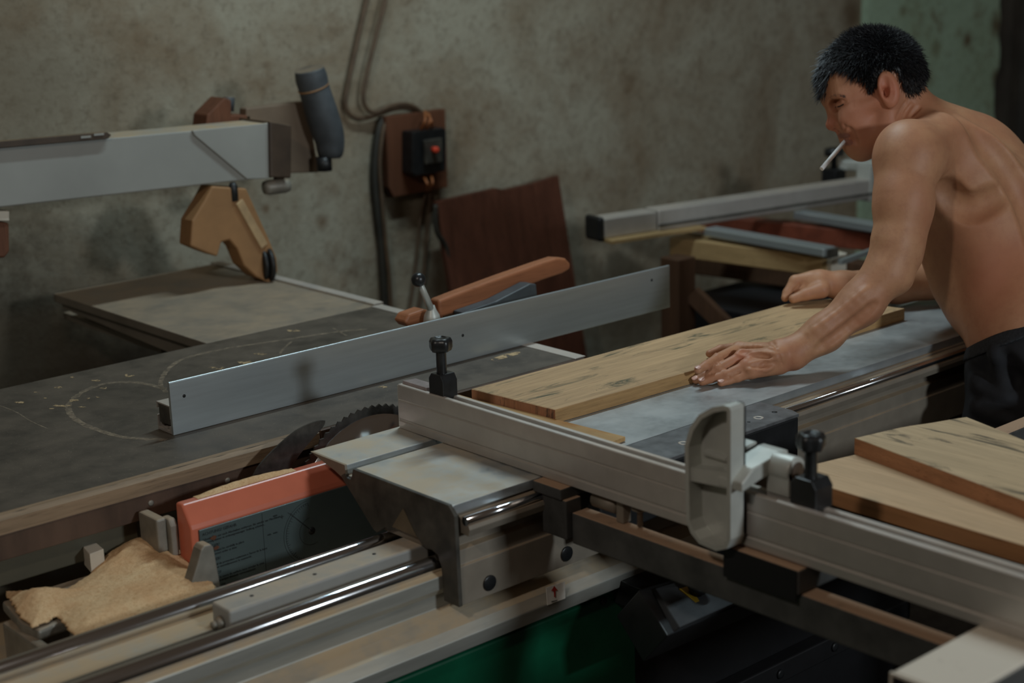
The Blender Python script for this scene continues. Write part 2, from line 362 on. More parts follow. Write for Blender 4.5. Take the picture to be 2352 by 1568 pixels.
# ------------------------------------------------------------------ the panel saw
saw = thing('panel_saw', (1.35, 2.2, 0), 'panel saw with dark dusty table, green cabinet and orange guard plate', 'saw')
tt = B().box(.30, 1.942, 2.043, 2.65, .868, .88)
tt.cur = 1
def onz(pts, z, s=1., ox=0, oy=0, n=8): return [(p.x, p.y, z) for p in resamp([P(ox+a/s, oy+b/s, z=z) for a, b in pts], n)]
tt.ribbon(onz([(990,870),(900,845),(800,830),(650,835),(520,875),(440,930),(410,970),(430,1030),(500,1080),(600,1120),(720,1155),(850,1168),(1000,1175)], .8803, 2.613, 0, 560), .014)
tt.ribbon(onz([(1000,890),(965,850),(975,800),(1020,740),(1100,690),(1250,650),(1400,620),(1600,590),(1800,560),(2000,530),(2200,510)], .8803, 2.613, 0, 560), .011)
tt.ribbon(onz([(1680,660),(1700,630),(1750,585)], .8803, 2.613, 0, 560), .006)
tt.ribbon(onz([(2000,505),(2080,550)], .8803, 2.613, 0, 560), .006)
tt.ribbon(onz([(0,970),(100,1010),(180,1060),(290,1110)], .8803, 2.613, 0, 560), .003)
tt.cur = 2
for (a, b, ww, hh) in [(620,860,50,22),(775,790,70,16),(440,800,40,8),(350,860,45,10),(125,950,75,12),(225,890,40,8),(360,970,110,14),(450,940,60,16),(575,818,55,10),(530,925,20,8),(590,918,30,8),(490,978,40,8),(1300,745,120,16),(1470,710,110,18),(1560,660,70,12),(1760,520,90,12),(2300,858,60,10),(270,925,20,6),(310,988,30,6)]:
    c = P(a/2.613, 560+b/2.613, z=.8804); dx = P((a+ww)/2.613, 560+b/2.613, z=.8804)-c; k = 12
    dy = P(a/2.613, 560+(b+hh)/2.613, z=.8804)-c; _q = random.Random(a)
    tt.add([c+(dx*math.cos(2*math.pi*i/k)+dy*math.sin(2*math.pi*i/k))*.5*(.6+.7*_q.random()) for i in range(k)], [tuple(range(k))])
c = P(1160, 817, z=.8804)
tt.add([P(q[0], q[1], z=.8804) for q in ((1127,827),(1130,823),(1160,813),(1185,808),(1195,808),(1194,812),(1165,821),(1133,829))], [tuple(range(8))])
tt.build('table_top', [M['table'], M['chalk'], M['flake']], saw)
eb = B(); _r = random.Random(5); n = 60; top = [(.30+(1.362-.30)*i/n, .8795) for i in range(n+1)]
vs = []
for i, (x_, z_) in enumerate(top):
    ch = .004*max(0, noise.noise(Vector((x_*40, 0, 3))))+(.006 if x_ > 1.05 else 0)*abs(noise.noise(Vector((x_*25, 1, 0))))
    vs += [(x_, 2.043+ch, .8802), (x_, 2.034+.002*noise.noise(Vector((x_*60, 0, 0))), .876), (x_, 2.033, .856), (x_, 2.05, .856), (x_, 2.055, .8802)]
eb.add(vs, [(5*i+j, 5*i+5+j, 5*i+5+(j+1) % 5, 5*i+(j+1) % 5) for i in range(n) for j in range(5)]+[(0,1,2,3,4), tuple(5*n+4-j for j in range(5))])
eb.build('table_edge', M['edgewood'], saw)
eb2 = B().box(1.364, 1.942, 2.034, 2.05, .850, .8795); eb2.build('table_edge', M['band'], saw, .001)
B().box(.30, 1.262, 2.036, 2.06, .818, .8555).build('steel_band', M['band'], saw, .001)
B().box(1.262, 1.94, 2.044, 2.06, .80, .8555).build('steel_band', M['band'], saw, .001)
B().box(.30, 1.045, 2.052, 2.065, .775, .8175).build('apron', M['olive'], saw, .002)
for (a, b) in ((347, 1155), (523, 1103)):
    bs = B(); c = P(a, b, y=2.035); bs.lathe([(.0045, 0), (.0045, .001), (.003, .0016)], (c[0], 2.036, c[2]), (0, -1, 0), 14)
    bs.build('slotted_screw', M['greysteel'], saw)
B().box(1.922, 1.948, 2.04, 2.65, .8795, .8815).build('table_edge_strip', M['alu'], saw, .0008)
# extension table by the wall
B().box(1.53, 1.943, 2.652, 3.295, .862, .880).build('extension_table', M['ext'], saw, .0015)
B().box(1.93, 1.955, 2.652, 3.295, .868, .885).build('extension_edge_strip', M['alu'], saw, .001)
eb = B().prism([(2.66, .82), (3.29, .845), (3.29, .861), (2.66, .861)], 'x', 1.545, 1.93); eb.build('extension_frame', M['ext'], saw, .001)
# cabinet and bed
cb = B().box(.30, 1.647, 1.625, 2.55, .05, .657); cb.build('cabinet', M['green'], saw, .004)
sc = P(1388, 1381, y=1.622); B().lathe([(.006, 0), (.006, .003), (.004, .004)], (sc[0], 1.625, sc[2]), (0, -1, 0), 16).build('lock_screw', M['blackm'], saw)
B().box(.28, 1.665, 1.632, 2.45, .657, .668).build('cabinet_seam', M['blackm'], saw)
bed = B().prism([(1.612, .668), (1.608, .690), (1.618, .704), (1.640, .716), (1.655, .722), (1.655, .742), (1.648, .752), (1.648, .771), (1.66, .775), (1.70, .775), (1.702, .757), (1.722, .757), (1.724, .772),
                 (1.768, .772), (1.80, .772), (1.806, .755), (1.806, .70), (2.4, .70), (2.4, .668)], 'x', -.3, 3.05)
bed.build('rail_beam', M['rail'], saw, .0015)
for y_ in (1.668, 1.787):
    B().tube([(-.3, y_, .782), (3.0, y_, .782)], .0125, 24).build('guide_rod', M['chrome'], saw)
lb = B().box(.982, 1.31, 1.700, 1.745, .757, .800); lb.build('lock_bar', M['lockbar'], saw, .004, 3)
for x_ in (1.03, 1.13, 1.23): B().lathe([(.0028, 0), (.0028, .0006)], (x_, 1.722, .7999), n=12).build('pin_hole', M['ink'], saw)
B().lathe([(.009, 0), (.009, .004), (.005, .009)], (.982, 1.722, .778), (-1, 0, 0), 16).lathe([(.005, .008), (.005, .014)], (.982, 1.722, .778), (-1, 0, 0), 12).build('end_bolt', M['greysteel'], saw)
# arrow sticker on the beam
stk = B(); q = [P(1253, 1349, y=1.6105), P(1294, 1334, y=1.6105), P(1296, 1373, y=1.6105), P(1256, 1389, y=1.6105)]
def on_face(px, py):   # beam's outer face is nearly upright
    p = P(px, py, y=1.6085); return (p[0], 1.6085-(.012*(p[2]-.690) if p[2] < .69 else 0), p[2])
fa = [on_face(1253, 1349), on_face(1296, 1334), on_face(1297, 1373), on_face(1256, 1389)]
stk.add([(a, 1.6070, c) for a, b, c in fa]+[(a, 1.6078, c) for a, b, c in fa], [(0,1,2,3),(7,6,5,4),(0,4,5,1),(1,5,6,2),(2,6,7,3),(3,7,4,0)])
stk.build('arrow_sticker', M['white'], saw)
ar = B()
def sf(px, py): p = P(px, py, y=1.6058); return (p[0], 1.6058, p[2])
ar.add([sf(1266,1357),sf(1273,1345),sf(1281,1355),sf(1276,1356),sf(1276,1371),sf(1273,1371),sf(1272,1357)], [(0,1,2,3,4,5,6)])
ar.cur = 1; ar.add([sf(1266,1381),sf(1280,1377),sf(1280,1379),sf(1267,1383)], [(0,1,2,3)])
ar.build('printed_arrow', [M['red_ink'], M['ink']], [c for c in bpy.data.objects if c.name.startswith('arrow_sticker')][0])
# blade and riving knife
def crescent():
    out = resamp([P(a, b, y=2.0) for a, b in ((572,1116),(590,1075),(630,1030),(680,988),(725,967),(746,965))], 6)
    inn = resamp([P(a, b, y=2.0) for a, b in ((746,965),(742,978),(716,1008),(690,1040),(668,1075),(650,1125))], 6)
    low = [P(640, 1190, y=2.0), P(572, 1190, y=2.0)]
    return [(p[0], p[2]) for p in out+inn[1:]+[Vector(v) for v in low]]
B().prism(crescent(), 'y', 1.9985, 2.0015).build('riving_knife', M['knife'], saw)
bl = B(); bc = (1.437, 2.004, .752); R0 = .158; nt_ = 144; pf = []
for i in range(nt_):
    a = 2*math.pi*i/nt_; r_ = R0 if i % 2 else R0-.0045
    pf.append((bc[0]+r_*math.cos(a), bc[2]+r_*math.sin(a)))
bl.prism(pf, 'y', 2.0025, 2.0055); bl.cur = 1
bl.lathe([(.142, 0), (.142, .0012)], (bc[0], 2.0028, bc[2]), (0, -1, 0), 64)
bl.cur = 0; bl.lathe([(.035, 0), (.035, .008), (.012, .010), (.012, .02)], (bc[0], 2.001, bc[2]), (0, -1, 0), 32)
bl.build('saw_blade', [M['knife'], M['chrome']], saw)
# inner bulkhead that closes the blade well
B().box(1.09, 1.94, 2.01, 2.03, .50, .80).build('blade_well_panel', M['blackm'], saw)
# orange guard and its printed plate
g = B(); sec = [(1.945, .858), (1.985, .858), (1.990, .850), (1.990, .70), (1.948, .70), (1.932, .815), (1.934, .822)]
vs = []; xs = [1.068, 1.074, 1.40]
g.prism([(1.954, .857), (1.972, .857), (1.976, .70), (1.935, .70), (1.9325, .824), (1.935, .830)], 'x', 1.066, 1.43)
g.build('blade_guard', M['orange'], saw, .004, 3)
pl = B(); pl.box(1.077, 1.43, 1.9295, 1.9355, .700, .8215); plate = pl.build('warning_plate', M['plate'], saw, .0006)
tx = B()
def lay(body, x_, z_, size, **k):
    vs, fs = text_mesh(body, size, **k)
    tx.add([(x_+v[0], 1.9290-v[2], z_+v[1]) for v in vs], fs)
z_ = .8170
for hd, ls in (('ACHTUNG! GEFAHR', ['Schutzhaube nur nach Abschalten entfernen. Bis wieder zur Maschinen-', 'sicherung immer in ordnungsmässiger Stellung arbeiten.']), ('DANGER!', ['The guard must be carefully in place', 'for the correct order at time']), ('DANGER!', ['Le dispositif de protection seulement a l\'arret de la lame', 'et en fermer immédiatement le couvercle']), ('PELIGRO!', ['De servicio la sierra de cuidado hace circular la cinta', 'serrar con la lengua desviada correctamente']), ('PERICOLO!', ['Rimuovere solo dopo avere tolto il disco dalla vite', 'serrata la protezione per macchina compatta'])):
    lay(hd, 1.081, z_-.0050, .0062); z_ -= .0095
    for t_ in ls: lay(t_, 1.081, z_-.0030, .0046); z_ -= .0048
    z_ -= .0020
lay('min.  max.', 1.188, .782, .0045); lay('+', 1.212, .800, .012); lay('mm', 1.200, .808, .005)
tx.box(1.1815, 1.1819, 1.9290, 1.9293, .703, .819)
for r_ in (.050, .046, .022):
    for i in range(40):
        a0, a1 = math.radians(95+200*i/40), math.radians(95+200*(i+1)/40); cx_, cz_ = 1.266, .768
        q0, q1 = (cx_+r_*math.cos(a0), cz_+r_*math.sin(a0)), (cx_+r_*math.cos(a1), cz_+r_*math.sin(a1))
        q2, q3 = (cx_+(r_-.0005)*math.cos(a1), cz_+(r_-.0005)*math.sin(a1)), (cx_+(r_-.0005)*math.cos(a0), cz_+(r_-.0005)*math.sin(a0))
        tx.add([(q[0], 1.9291, q[1]) for q in (q0, q1, q2, q3)], [(0, 1, 2, 3)])
for i in range(40):
    a = math.radians(95+200*i/40); cx_, cz_ = 1.266, .768
    l_ = .0425 if i % 5 else .040
    tx.bar((cx_+l_*math.cos(a), 1.9291, cz_+l_*math.sin(a)), (cx_+.0455*math.cos(a), 1.9291, cz_+.0455*math.sin(a)), .0004, .0002, (0, 1, 0))
tx.bar((1.266, 1.9291, .768), (1.226, 1.9291, .808), .0006, .0002, (0, 1, 0)); tx.bar((1.270, 1.9291, .764), (1.230, 1.9291, .806), .0006, .0002, (0, 1, 0))
tx.lathe([(.006, 0), (.006, .0002)], (1.266, 1.9292, .768), (0, -1, 0), 24)
tx.build('printed_text', M['ink'], plate)
_r = random.Random(9)
for (a, b) in ((497, 1258), (490, 1235)):
    tear = B(); c = P(a, b, y=1.9285); k = 9
    tear.add([(c[0]+.006*(.6+.6*_r.random())*math.cos(2*math.pi*i/k), 1.9284, c[2]+.0035*(.6+.6*_r.random())*math.sin(2*math.pi*i/k)) for i in range(k)], [tuple(range(k))])
    tear.build('torn_patch', M['backboard'], plate)
# castings at the left of the guard
gb = B().prism([(1.966, .778), (1.966, .824), (1.972, .834), (1.992, .834), (1.992, .778)], 'x', 1.052, 1.064); gb.box(1.036, 1.052, 1.976, 2.03, .785, .836)
gb.build('guard_bracket', M['greysteel'], saw, .003)
lg = B().prism([(1.022, .775), (1.034, .800), (1.042, .820), (1.047, .825), (1.058, .824), (1.062, .818), (1.070, .735), (1.05, .735)], 'y', 1.866, 1.888)
lg.build('stop_lug', M['greysteel'], saw, .002)
cs = B(); nx, ny = 40, 26; vs = []
def cast_h(u, v):   # u along x 0..1, v across y 0..1 (0 = near the rods)
    z_ = .770-.030*max(0, .22-v)/.22-.035*max(0, u-.90)/.10*(1-v)
    if u < .2: z_ -= .02*(.2-u)/.2*(v > .2)
    return z_
casting = B()
casting.prism([(.845, 1.826), (.865, 1.905), (.835, 1.905), (.812, 1.90), (.806, 1.94), (.82, 2.03), (1.06, 2.03), (1.078, 1.945), (1.072, 1.90), (1.045, 1.822)], 'z', .748, .764)
casting.box(.800, .815, 1.84, 1.99, .66, .752).box(.86, .88, 1.83, 1.99, .66, .75)
casting.build('cast_bed', M['greysteel'], saw, .004)
# emergency stop panel
pp = [P(1505, 1350, y=1.50), P(1765, 1275, y=1.50), P(1815, 1328, y=1.42), P(1562, 1440, y=1.42)]
pn = B().add([p for p in pp]+[p+np.array([0, .02, -.02]) for p in pp], [(0,1,2,3),(7,6,5,4),(0,4,5,1),(1,5,6,2),(2,6,7,3),(3,7,4,0)])
pn.cur = 1
pq = [P(1482, 1353, y=1.503), P(1775, 1265, y=1.503), P(1840, 1335, y=1.418), P(1548, 1460, y=1.418)]
dn = np.array([0, .012, -.004])
pn.add([p+dn for p in pq]+[p+np.array([0, .06, -.06]) for p in pq], [(0,1,2,3),(7,6,5,4),(0,4,5,1),(1,5,6,2),(2,6,7,3),(3,7,4,0)])
pn.box(1.60, 1.66, 1.50, 1.63, .64, .68)
pnl = pn.build('control_panel', [M['panel'], M['blackm']], saw, .002)
nrm = np.cross(pp[1]-pp[0], pp[3]-pp[0]); nrm /= np.linalg.norm(nrm); nrm = nrm if nrm[1] < 0 else -nrm
c0 = (lambda r: CAM+r*(((pp[0]-CAM)@nrm)/(r@nrm)))(P(1595, 1368, d=1.)-CAM)
e1 = (pp[1]-pp[0])/np.linalg.norm(pp[1]-pp[0]); e2 = np.cross(nrm, e1)
yb = B(); k_ = .017
yb.add([c0+nrm*.005+e1*a*k_+e2*b*k_ for a, b in ((-1,-1),(1,-1),(1,1),(-1,1))]+[c0-nrm*.002+e1*a*k_+e2*b*k_ for a, b in ((-1,-1),(1,-1),(1,1),(-1,1))], [(0,1,2,3),(7,6,5,4),(0,4,5,1),(1,5,6,2),(2,6,7,3),(3,7,4,0)])
ybo = yb.build('yellow_plate', M['yellow'], saw)
eb_ = B(); eb_.lathe([(.010, .0), (.010, .010), (.014, .012), (.014, .020)], c0, nrm, 24); eb_.cur = 1; eb_.lathe([(.0125, .0201), (.009, .024)], c0, nrm, 24)
eb_.build('emergency_button', [M['blackm'], plain('dull_red_cap', (.16, .012, .012), .4)], saw)
B().box(1.66, 2.40, 1.66, 2.40, .02, .60).build('dark_filler', M['void'], saw, .004)  # added black box standing in for the deep shade under the carriage
B().box(1.66, 2.38, 1.63, 1.66, .36, .40).build('frame_rail', M['void'], saw, .003)
for x_ in (1.70, 1.85, 2.0, 2.15): B().lathe([(.008, 0), (.008, .004), (.004, .004)], (x_, 1.63, .38), (0, -1, 0), 16).build('bolt', M['blackm'], saw)
# ------------------------------------------------------------------ sawdust pile on the bed
def pile_poly(): return [P(a, b, z=.772) for a, b in ((8,1352),(40,1408),(72,1436),(130,1412),(178,1462),(300,1415),(503,1352),(486,1322),(440,1296),(425,1275),(385,1240),(330,1245),(240,1285),(205,1315),(150,1350),(80,1352))]
def inside(x_, y_, poly):
    c = False; j = len(poly)-1
    for i in range(len(poly)):
        if (poly[i][1] > y_) != (poly[j][1] > y_) and x_ < (poly[j][0]-poly[i][0])*(y_-poly[i][1])/(poly[j][1]-poly[i][1])+poly[i][0]: c = not c
        j = i
    return c
def edist(x_, y_, poly):
    b = 9.
    for i in range(len(poly)):
        a_, c_ = np.array(poly[i][:2]), np.array(poly[(i+1) % len(poly)][:2]); d = c_-a_
        t = np.clip(np.dot([x_-a_[0], y_-a_[1]], d)/np.dot(d, d), 0, 1); b = min(b, np.hypot(*(a_+t*d-[x_, y_])))
    return b
pp_ = pile_poly(); sd = B(); st = .0024; gx0, gy0 = .80, 1.80; NX, NY = 125, 108; idx = {}; vs = []
for i in range(NX):
    for j in range(NY):
        x_, y_ = gx0+i*st, gy0+j*st
        if inside(x_+.0022*noise.noise(Vector((x_*80, y_*80, 1))), y_+.0022*noise.noise(Vector((x_*80, y_*80, 7))), pp_):
            e = edist(x_, y_, pp_); hgt = .011*min(1, e/.03)**.7
            hgt += .016*math.exp(-((x_-1.03)**2+(y_-2.03)**2)/.0035)+.010*math.exp(-((x_-.85)**2+(y_-1.97)**2)/.001)
            hgt *= 1+.08*noise.noise(Vector((x_*45, y_*45, 2)))
            hgt += .0012*noise.noise(Vector((x_*260, y_*260, 5)))
            hgt += .0009*noise.noise(Vector((x_*30, y_*30, 0)))+.0008*noise.noise(Vector((x_*110, y_*110, 0)))
            slope = -.006*max(0, (1.875-y_)/.05)
            idx[(i, j)] = len(vs); vs.append((x_, y_, .768+hgt+slope))
nb = len(vs); base = [(v[0], v[1], v[2]-.002) for v in vs]
fs = []
for (i, j), a in idx.items():
    q = [idx.get(t) for t in ((i, j), (i+1, j), (i+1, j+1), (i, j+1))]
    if None not in q: fs.append(tuple(q)); fs.append(tuple(nb+t for t in reversed(q)))
ec = {}
for f in fs[::2]:
    for k in range(4):
        e = (f[k], f[(k+1) % 4]); ec[e] = 1
for (a, b) in list(ec):
    if (b, a) not in ec: fs.append((b, a, nb+a, nb+b))
sd.add(vs+base, fs, True)
tag(sd.build('sawdust_pile', M['sawdust'], loc=(.95, 1.93, .77)), 'heap of tan sawdust spilled over the machine bed left of the orange guard', 'sawdust', kind='stuff')
sd = B(); vs = []; fs = []
for i in range(30):
    x_ = 1.095+.17*i/29; h_ = .008*math.sin(math.pi*i/29)**.7+.001*noise.noise(Vector((x_*90, 0, 0)))
    vs += [(x_, 1.9565, .8574), (x_, 1.962, .8574+h_), (x_, 1.968, .8574+h_*.8), (x_, 1.972, .8574)]
for i in range(29):
    for j in range(3): fs.append((4*i+j, 4*i+4+j, 4*i+5+j, 4*i+1+j))
sd.add(vs, fs, True)
tag(sd.build('sawdust_ridge', M['sawdust'], loc=(1.18, 1.97, .857)), 'thin ridge of sawdust lying along the top of the orange guard', 'sawdust', kind='stuff')
ob = B(); c = P(212, 1293, z=.775)
ob.prism([(c[0]-.012, c[1]-.02), (c[0]+.012, c[1]-.016), (c[0]+.016, c[1]+.014), (c[0]-.004, c[1]+.018)], 'z', .768, .798)
tag(ob.build('wood_offcut', M['pale'], loc=(c[0], c[1], .77), bevel=.001), 'small pale wood offcut poking out of the sawdust heap', 'offcut')
# ------------------------------------------------------------------ sliding carriage
car = thing('sliding_carriage', (1.9, 1.75, .73), 'long grey aluminium sliding table carriage on two rods, dusted with sawdust at its near end', 'sliding table')
dk = B(); dk.prism([(1.622, .866), (1.622, .880), (1.846, .880), (1.846, .864), (1.80, .858)], 'x', 1.2935, 1.462)
dk.prism([(1.868, .864), (1.868, .880), (1.955, .8815), (1.957, .879), (1.905, .868), (1.885, .862)], 'x', 1.2935, 1.462)
dk.prism([(1.80, .85), (1.875, .855), (1.875, .864), (1.84, .866), (1.80, .866)], 'x', 1.2935, 3.0)
dk.build('deck', M['deck'], car, .0012)
fd = B().prism([(1.632, .866), (1.632, .880), (1.846, .880), (1.846, .866)], 'x', 1.462, 3.0).prism([(1.868, .866), (1.868, .8798), (1.957, .8805), (1.957, .879), (1.905, .868)], 'x', 1.462, 3.0)
fd.build('deck', M['deck_far'], car, .0008)
cp = [(1.846, .880), (1.626, .8805), (1.614, .868), (1.612, .735), (1.645, .735), (1.648, .785), (1.655, .800), (1.668, .804), (1.680, .802), (1.690, .806), (1.700, .815), (1.745, .815), (1.765, .806), (1.775, .808), (1.795, .795), (1.803, .797), (1.878, .862), (1.868, .868), (1.862, .862), (1.854, .862), (1.850, .868)]
B().prism(cp, 'x', 1.289, 1.296).build('end_cap', M['cap'], car, .0012)
lip = B().prism([(1.956, .8812), (1.868, .8805), (1.866, .862), (1.878, .860), (1.895, .866), (1.92, .872)], 'x', 1.2905, 1.2945); lip.build('lip_end', M['side'], car)
sdp = B().prism([(1.626, .866), (1.626, .838), (1.632, .835), (1.632, .815), (1.622, .812), (1.620, .792), (1.617, .790), (1.616, .734), (1.64, .734), (1.64, .80), (1.80, .80), (1.86, .862)], 'x', 1.296, 3.0)
sdp.build('side_profile', M['side'], car, .0008)
rl = B().prism([(1.601, .838), (1.598, .848), (1.600, .854), (1.607, .853), (1.612, .858), (1.622, .864), (1.626, .840)], 'x', 1.302, 1.466).prism([(1.601, .838), (1.598, .848), (1.600, .854), (1.607, .853), (1.612, .858), (1.630, .864), (1.630, .840)], 'x', 1.945, 3.0)
rl.build('rail_holder', M['side'], car, .0008)
for x0, x1 in ((1.302, 1.466), (1.948, 3.0)):
    B().tube([(x0, 1.6075, .8585), (x1, 1.6075, .8585)], .0065, 16).build('edge_rod', M['chrome'], car)
for x_ in (1.348, 1.496): B().lathe([(.0115, 0), (.0115, .0012), (.010, .002)], (x_, 1.6155, .7525), (0, -1, 0), 24).build('plug', M['black'], car)
tri = B().prism([(1.756, .815), (1.700, .815), (1.728, .85)], 'x', 1.2882, 1.2892); tri.build('triangle_decal', plain('faded_triangle', (.13, .10, .06), .6), car)
# dark bracket plate beside the deck
bp = B().prism([(1.50, 1.545), (1.937, 1.545), (1.945, 1.565), (1.945, 1.6315), (1.50, 1.6315)], 'z', .874, .8795); bp.build('bracket_plate', M['deck_dark'], car, .001)
c = P(1779, 946, z=.8795); B().lathe([(.0046, 0), (.0046, .0005)], (c[0], c[1], .8793), n=20).build('drilled_hole', M['ink'], car)
c = P(1720, 969, z=.8795); B().lathe([(.0026, 0), (.0026, .0005)], (c[0], c[1], .8793), n=16).build('drilled_hole', M['ink'], car)
for a, b in ((1742, 959), (1570, 1017)):
    c = P(a, b, z=.8795); B().lathe([(.0085, 0), (.0085, .0006), (.005, .0007), (.0045, .0001)], (c[0], c[1], .8793), n=20).build('countersunk_screw', M['alu'], car)
bb = B().prism([(1.50, .873), (1.94, .873), (1.94, .800), (1.88, .800), (1.50, .790)], 'y', 1.548, 1.600); bb.build('bracket_body', M['blackm'], car, .003)
# ------------------------------------------------------------------ crosscut fence across the carriage
cf = thing('crosscut_fence', (1.47, 1.3, .88), 'long satin aluminium crosscut fence running from mid-picture to the lower right', 'fence')
sec = [(1.4545, .8815), (1.4545, .893), (1.4562, .8945), (1.4562, .8965), (1.4545, .898), (1.4545, .9265), (1.4555, .9275), (1.4555, .9285), (1.4545, .9295), (1.4545, .9515), (1.4560, .953), (1.4625, .953), (1.4635, .952), (1.4635, .944), (1.4705, .944),
       (1.4705, .935), (1.4800, .935), (1.4800, .944), (1.4800, .948), (1.4812, .950), (1.4880, .950), (1.490, .948), (1.490, .8815)]
B().prism(sec, 'y', .45, 1.948).build('fence_profile', M['alu'], cf, .0006)
B().prism([(1.4552, .883), (1.4552, .951), (1.4893, .949), (1.4893, .883)], 'y', 1.9475, 1.951).build('fence_end_cap', M['cast_alu'], cf, .0008)
B().prism([(1.462, .951), (1.462, .958), (1.488, .956), (1.488, .951)], 'y', 1.885, 1.945).build('scale_lens', plain('clear_lens_grey', (.35, .30, .30), .2), cf, .001)
def knob(x_, y_, z0, k=1.):
    b = B().prism([(y_-.017*k, z0-.004), (y_-.017*k, z0+.024), (y_-.011*k, z0+.034), (y_+.011*k, z0+.034), (y_+.017*k, z0+.026), (y_+.017*k, z0-.004)], 'x', x_-.013*k, x_+.016*k)
    blk = b.build('clamp_block', M['black'], cf, .0015)
    q = B(); q.lathe([(.0085, .030), (.0080, .034), (.0080, .066), (.0095, .069)], (x_, y_, z0), n=20)
    q.lathe([(.010, .067), (.0165, .069), (.0185, .074), (.0185, .083), (.0160, .088), (.0095, .0895), (.0085, .0885), (.0080, .088)], (x_, y_, z0), n=36, lobes=5, depth=.17)
    return q.build('clamp_knob', M['black'], cf)
knob(1.472, 1.858, .951); knob(1.478, 1.160, .953, 1.15)
# flip stop: D-shaped casting in front of the fence, arm, hinge
fs_ = B()
prof = [(1.312, .905), (1.314, 1.005), (1.305, 1.030), (1.290, 1.050), (1.268, 1.064), (1.250, 1.070), (1.241, 1.070), (1.238, 1.066), (1.238, .900), (1.244, .886), (1.262, .878), (1.290, .880), (1.304, .890)]
fs_.prism(prof, 'x', 1.446, 1.4495)   # web
def rim(closed_pts, wd, x0, x1):
    n_ = len(closed_pts); cx_ = sum(p[0] for p in closed_pts)/n_; cz_ = sum(p[1] for p in closed_pts)/n_
    inn = []
    for i in range(n_):
        a, b, c = np.array(closed_pts[i-1]), np.array(closed_pts[i]), np.array(closed_pts[(i+1) % n_])
        d1 = (b-a)/np.linalg.norm(b-a); d2 = (c-b)/np.linalg.norm(c-b); nn = np.array([-(d1+d2)[1], (d1+d2)[0]]); nn /= np.linalg.norm(nn)
        if np.dot(nn, [cx_-b[0], cz_-b[1]]) < 0: nn = -nn
        inn.append(b+nn*wd)
    vs = [(x0, p[0], p[1]) for p in closed_pts]+[(x0, p[0], p[1]) for p in inn]+[(x1, p[0], p[1]) for p in closed_pts]+[(x1, p[0], p[1]) for p in inn]
    fs = []
    for i in range(n_):
        j = (i+1) % n_
        fs += [(i, j, n_+j, n_+i), (2*n_+i, 3*n_+i, 3*n_+j, 2*n_+j), (i, 2*n_+i, 2*n_+j, j), (n_+i, n_+j, 3*n_+j, 3*n_+i)]
    return vs, fs
fs_.add(*rim(prof, .0065, 1.422, 1.4495))
fs_.prism([(1.312, .958), (1.312, .975), (1.24, .985), (1.24, .964)], 'x', 1.426, 1.448)
fs_.build('flip_stop', M['cast_alu'], cf, .0025, 3)
ar = B().prism([(1.425, .964), (1.425, .976), (1.445, .990), (1.500, .998), (1.512, .998), (1.512, .976), (1.460, .972)], 'y', 1.222, 1.262)
ar.prism([(1.440, .990), (1.50, .999), (1.50, 1.003), (1.44, .997)], 'y', 1.262, 1.300)
ar.build('stop_arm', M['cast_alu'], cf, .003, 3)
hb = B().lathe([(.0165, 0), (.018, .002), (.018, .032), (.0165, .034)], (1.492, 1.192, .982), (0, 1, 0), 28); hb.box(1.476, 1.508, 1.192, 1.226, .952, .982)
hb.cur = 1; hb.lathe([(.012, -.001), (.012, -.0006)], (1.492, 1.192, .982), (0, 1, 0), 24)
hb.build('stop_hinge', [M['cast_alu'], M['brown']], cf, .002)
# clamp foot under the fence
ft = B().box(1.436, 1.50, 1.560, 1.618, .864, .8808).box(1.440, 1.470, 1.554, 1.604, .806, .864); ft.build('clamp_foot', M['steel'], cf, .002)
c_ = P(1470, 1182, x=1.475); B().lathe([(.004, -.02), (.004, .0), (.012, .004), (.012, .008), (.004, .010)], c_+np.array([0, 0, .004]), (0, 0, 1), 20).build('thumb_screw', M['side'], cf)
c_ = P(1432, 1162, x=1.475); B().box(c_[0]-.008, c_[0]+.008, c_[1]-.007, c_[1]+.007, .845, .8806).build('clamp_post', M['side'], cf, .002)
c_ = P(1395, 1150, x=1.475); B().lathe([(.012, -.022), (.012, .022)], (c_[0], c_[1], .866), (0, 1, 0), 20).build('clamp_roller', M['side'], cf)
# ------------------------------------------------------------------ outrigger frame
of = thing('outrigger_frame', (1.6, 1.2, 0), 'steel outrigger frame of dark bar and pale square tube beneath the crosscut fence', 'frame')
B().box(1.450, 1.480, .50, 1.5535, .799, .845).build('steel_bar', M['steel'], of, .002)
tq = B().box(1.298, 2.60, .822, .9105, .826, .8805); tq.build('square_tube', M['tube'], of, .005, 3)
vs, fs = rim([(.8225, .8265), (.910, .8265), (.910, .880), (.8225, .880)], .004, 1.295, 1.2985); B().add(vs, fs).build('tube_rim', M['pale'], of)
B().box(1.2965, 1.2975, .827, .906, .831, .876).build('tube_mouth', M['void'], of)  # black plate painting the shade inside the hollow tube end
B().box(1.442, 1.53, 1.148, 1.268, .8455, .8785).build('spacer_block', M['steel'], of, .003)
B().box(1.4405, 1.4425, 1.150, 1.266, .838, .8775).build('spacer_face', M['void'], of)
B().box(1.60, 2.55, 1.255, 1.285, .845, .8795).build('support_tube', M['steel'], of, .003)
B().box(1.53, 1.62, 1.085, 1.115, .842, .868).build('wood_packer', M['pale'], of, .002)
B().box(1.70, 1.74, .60, 1.30, .80, .844).build('cross_tube', M['blackm'], of, .003)
lg_ = B().box(2.2, 2.25, .80, .85, 0, .83); lg_.build('leg', M['blackm'], of, .003)
B().box(2.2, 2.25, .85, 1.28, .79, .83).build('brace', M['blackm'], of, .003)
B().bar((1.46, .55, .80), (1.50, 1.50, .30), .03, .03).build('brace', M['blackm'], of)
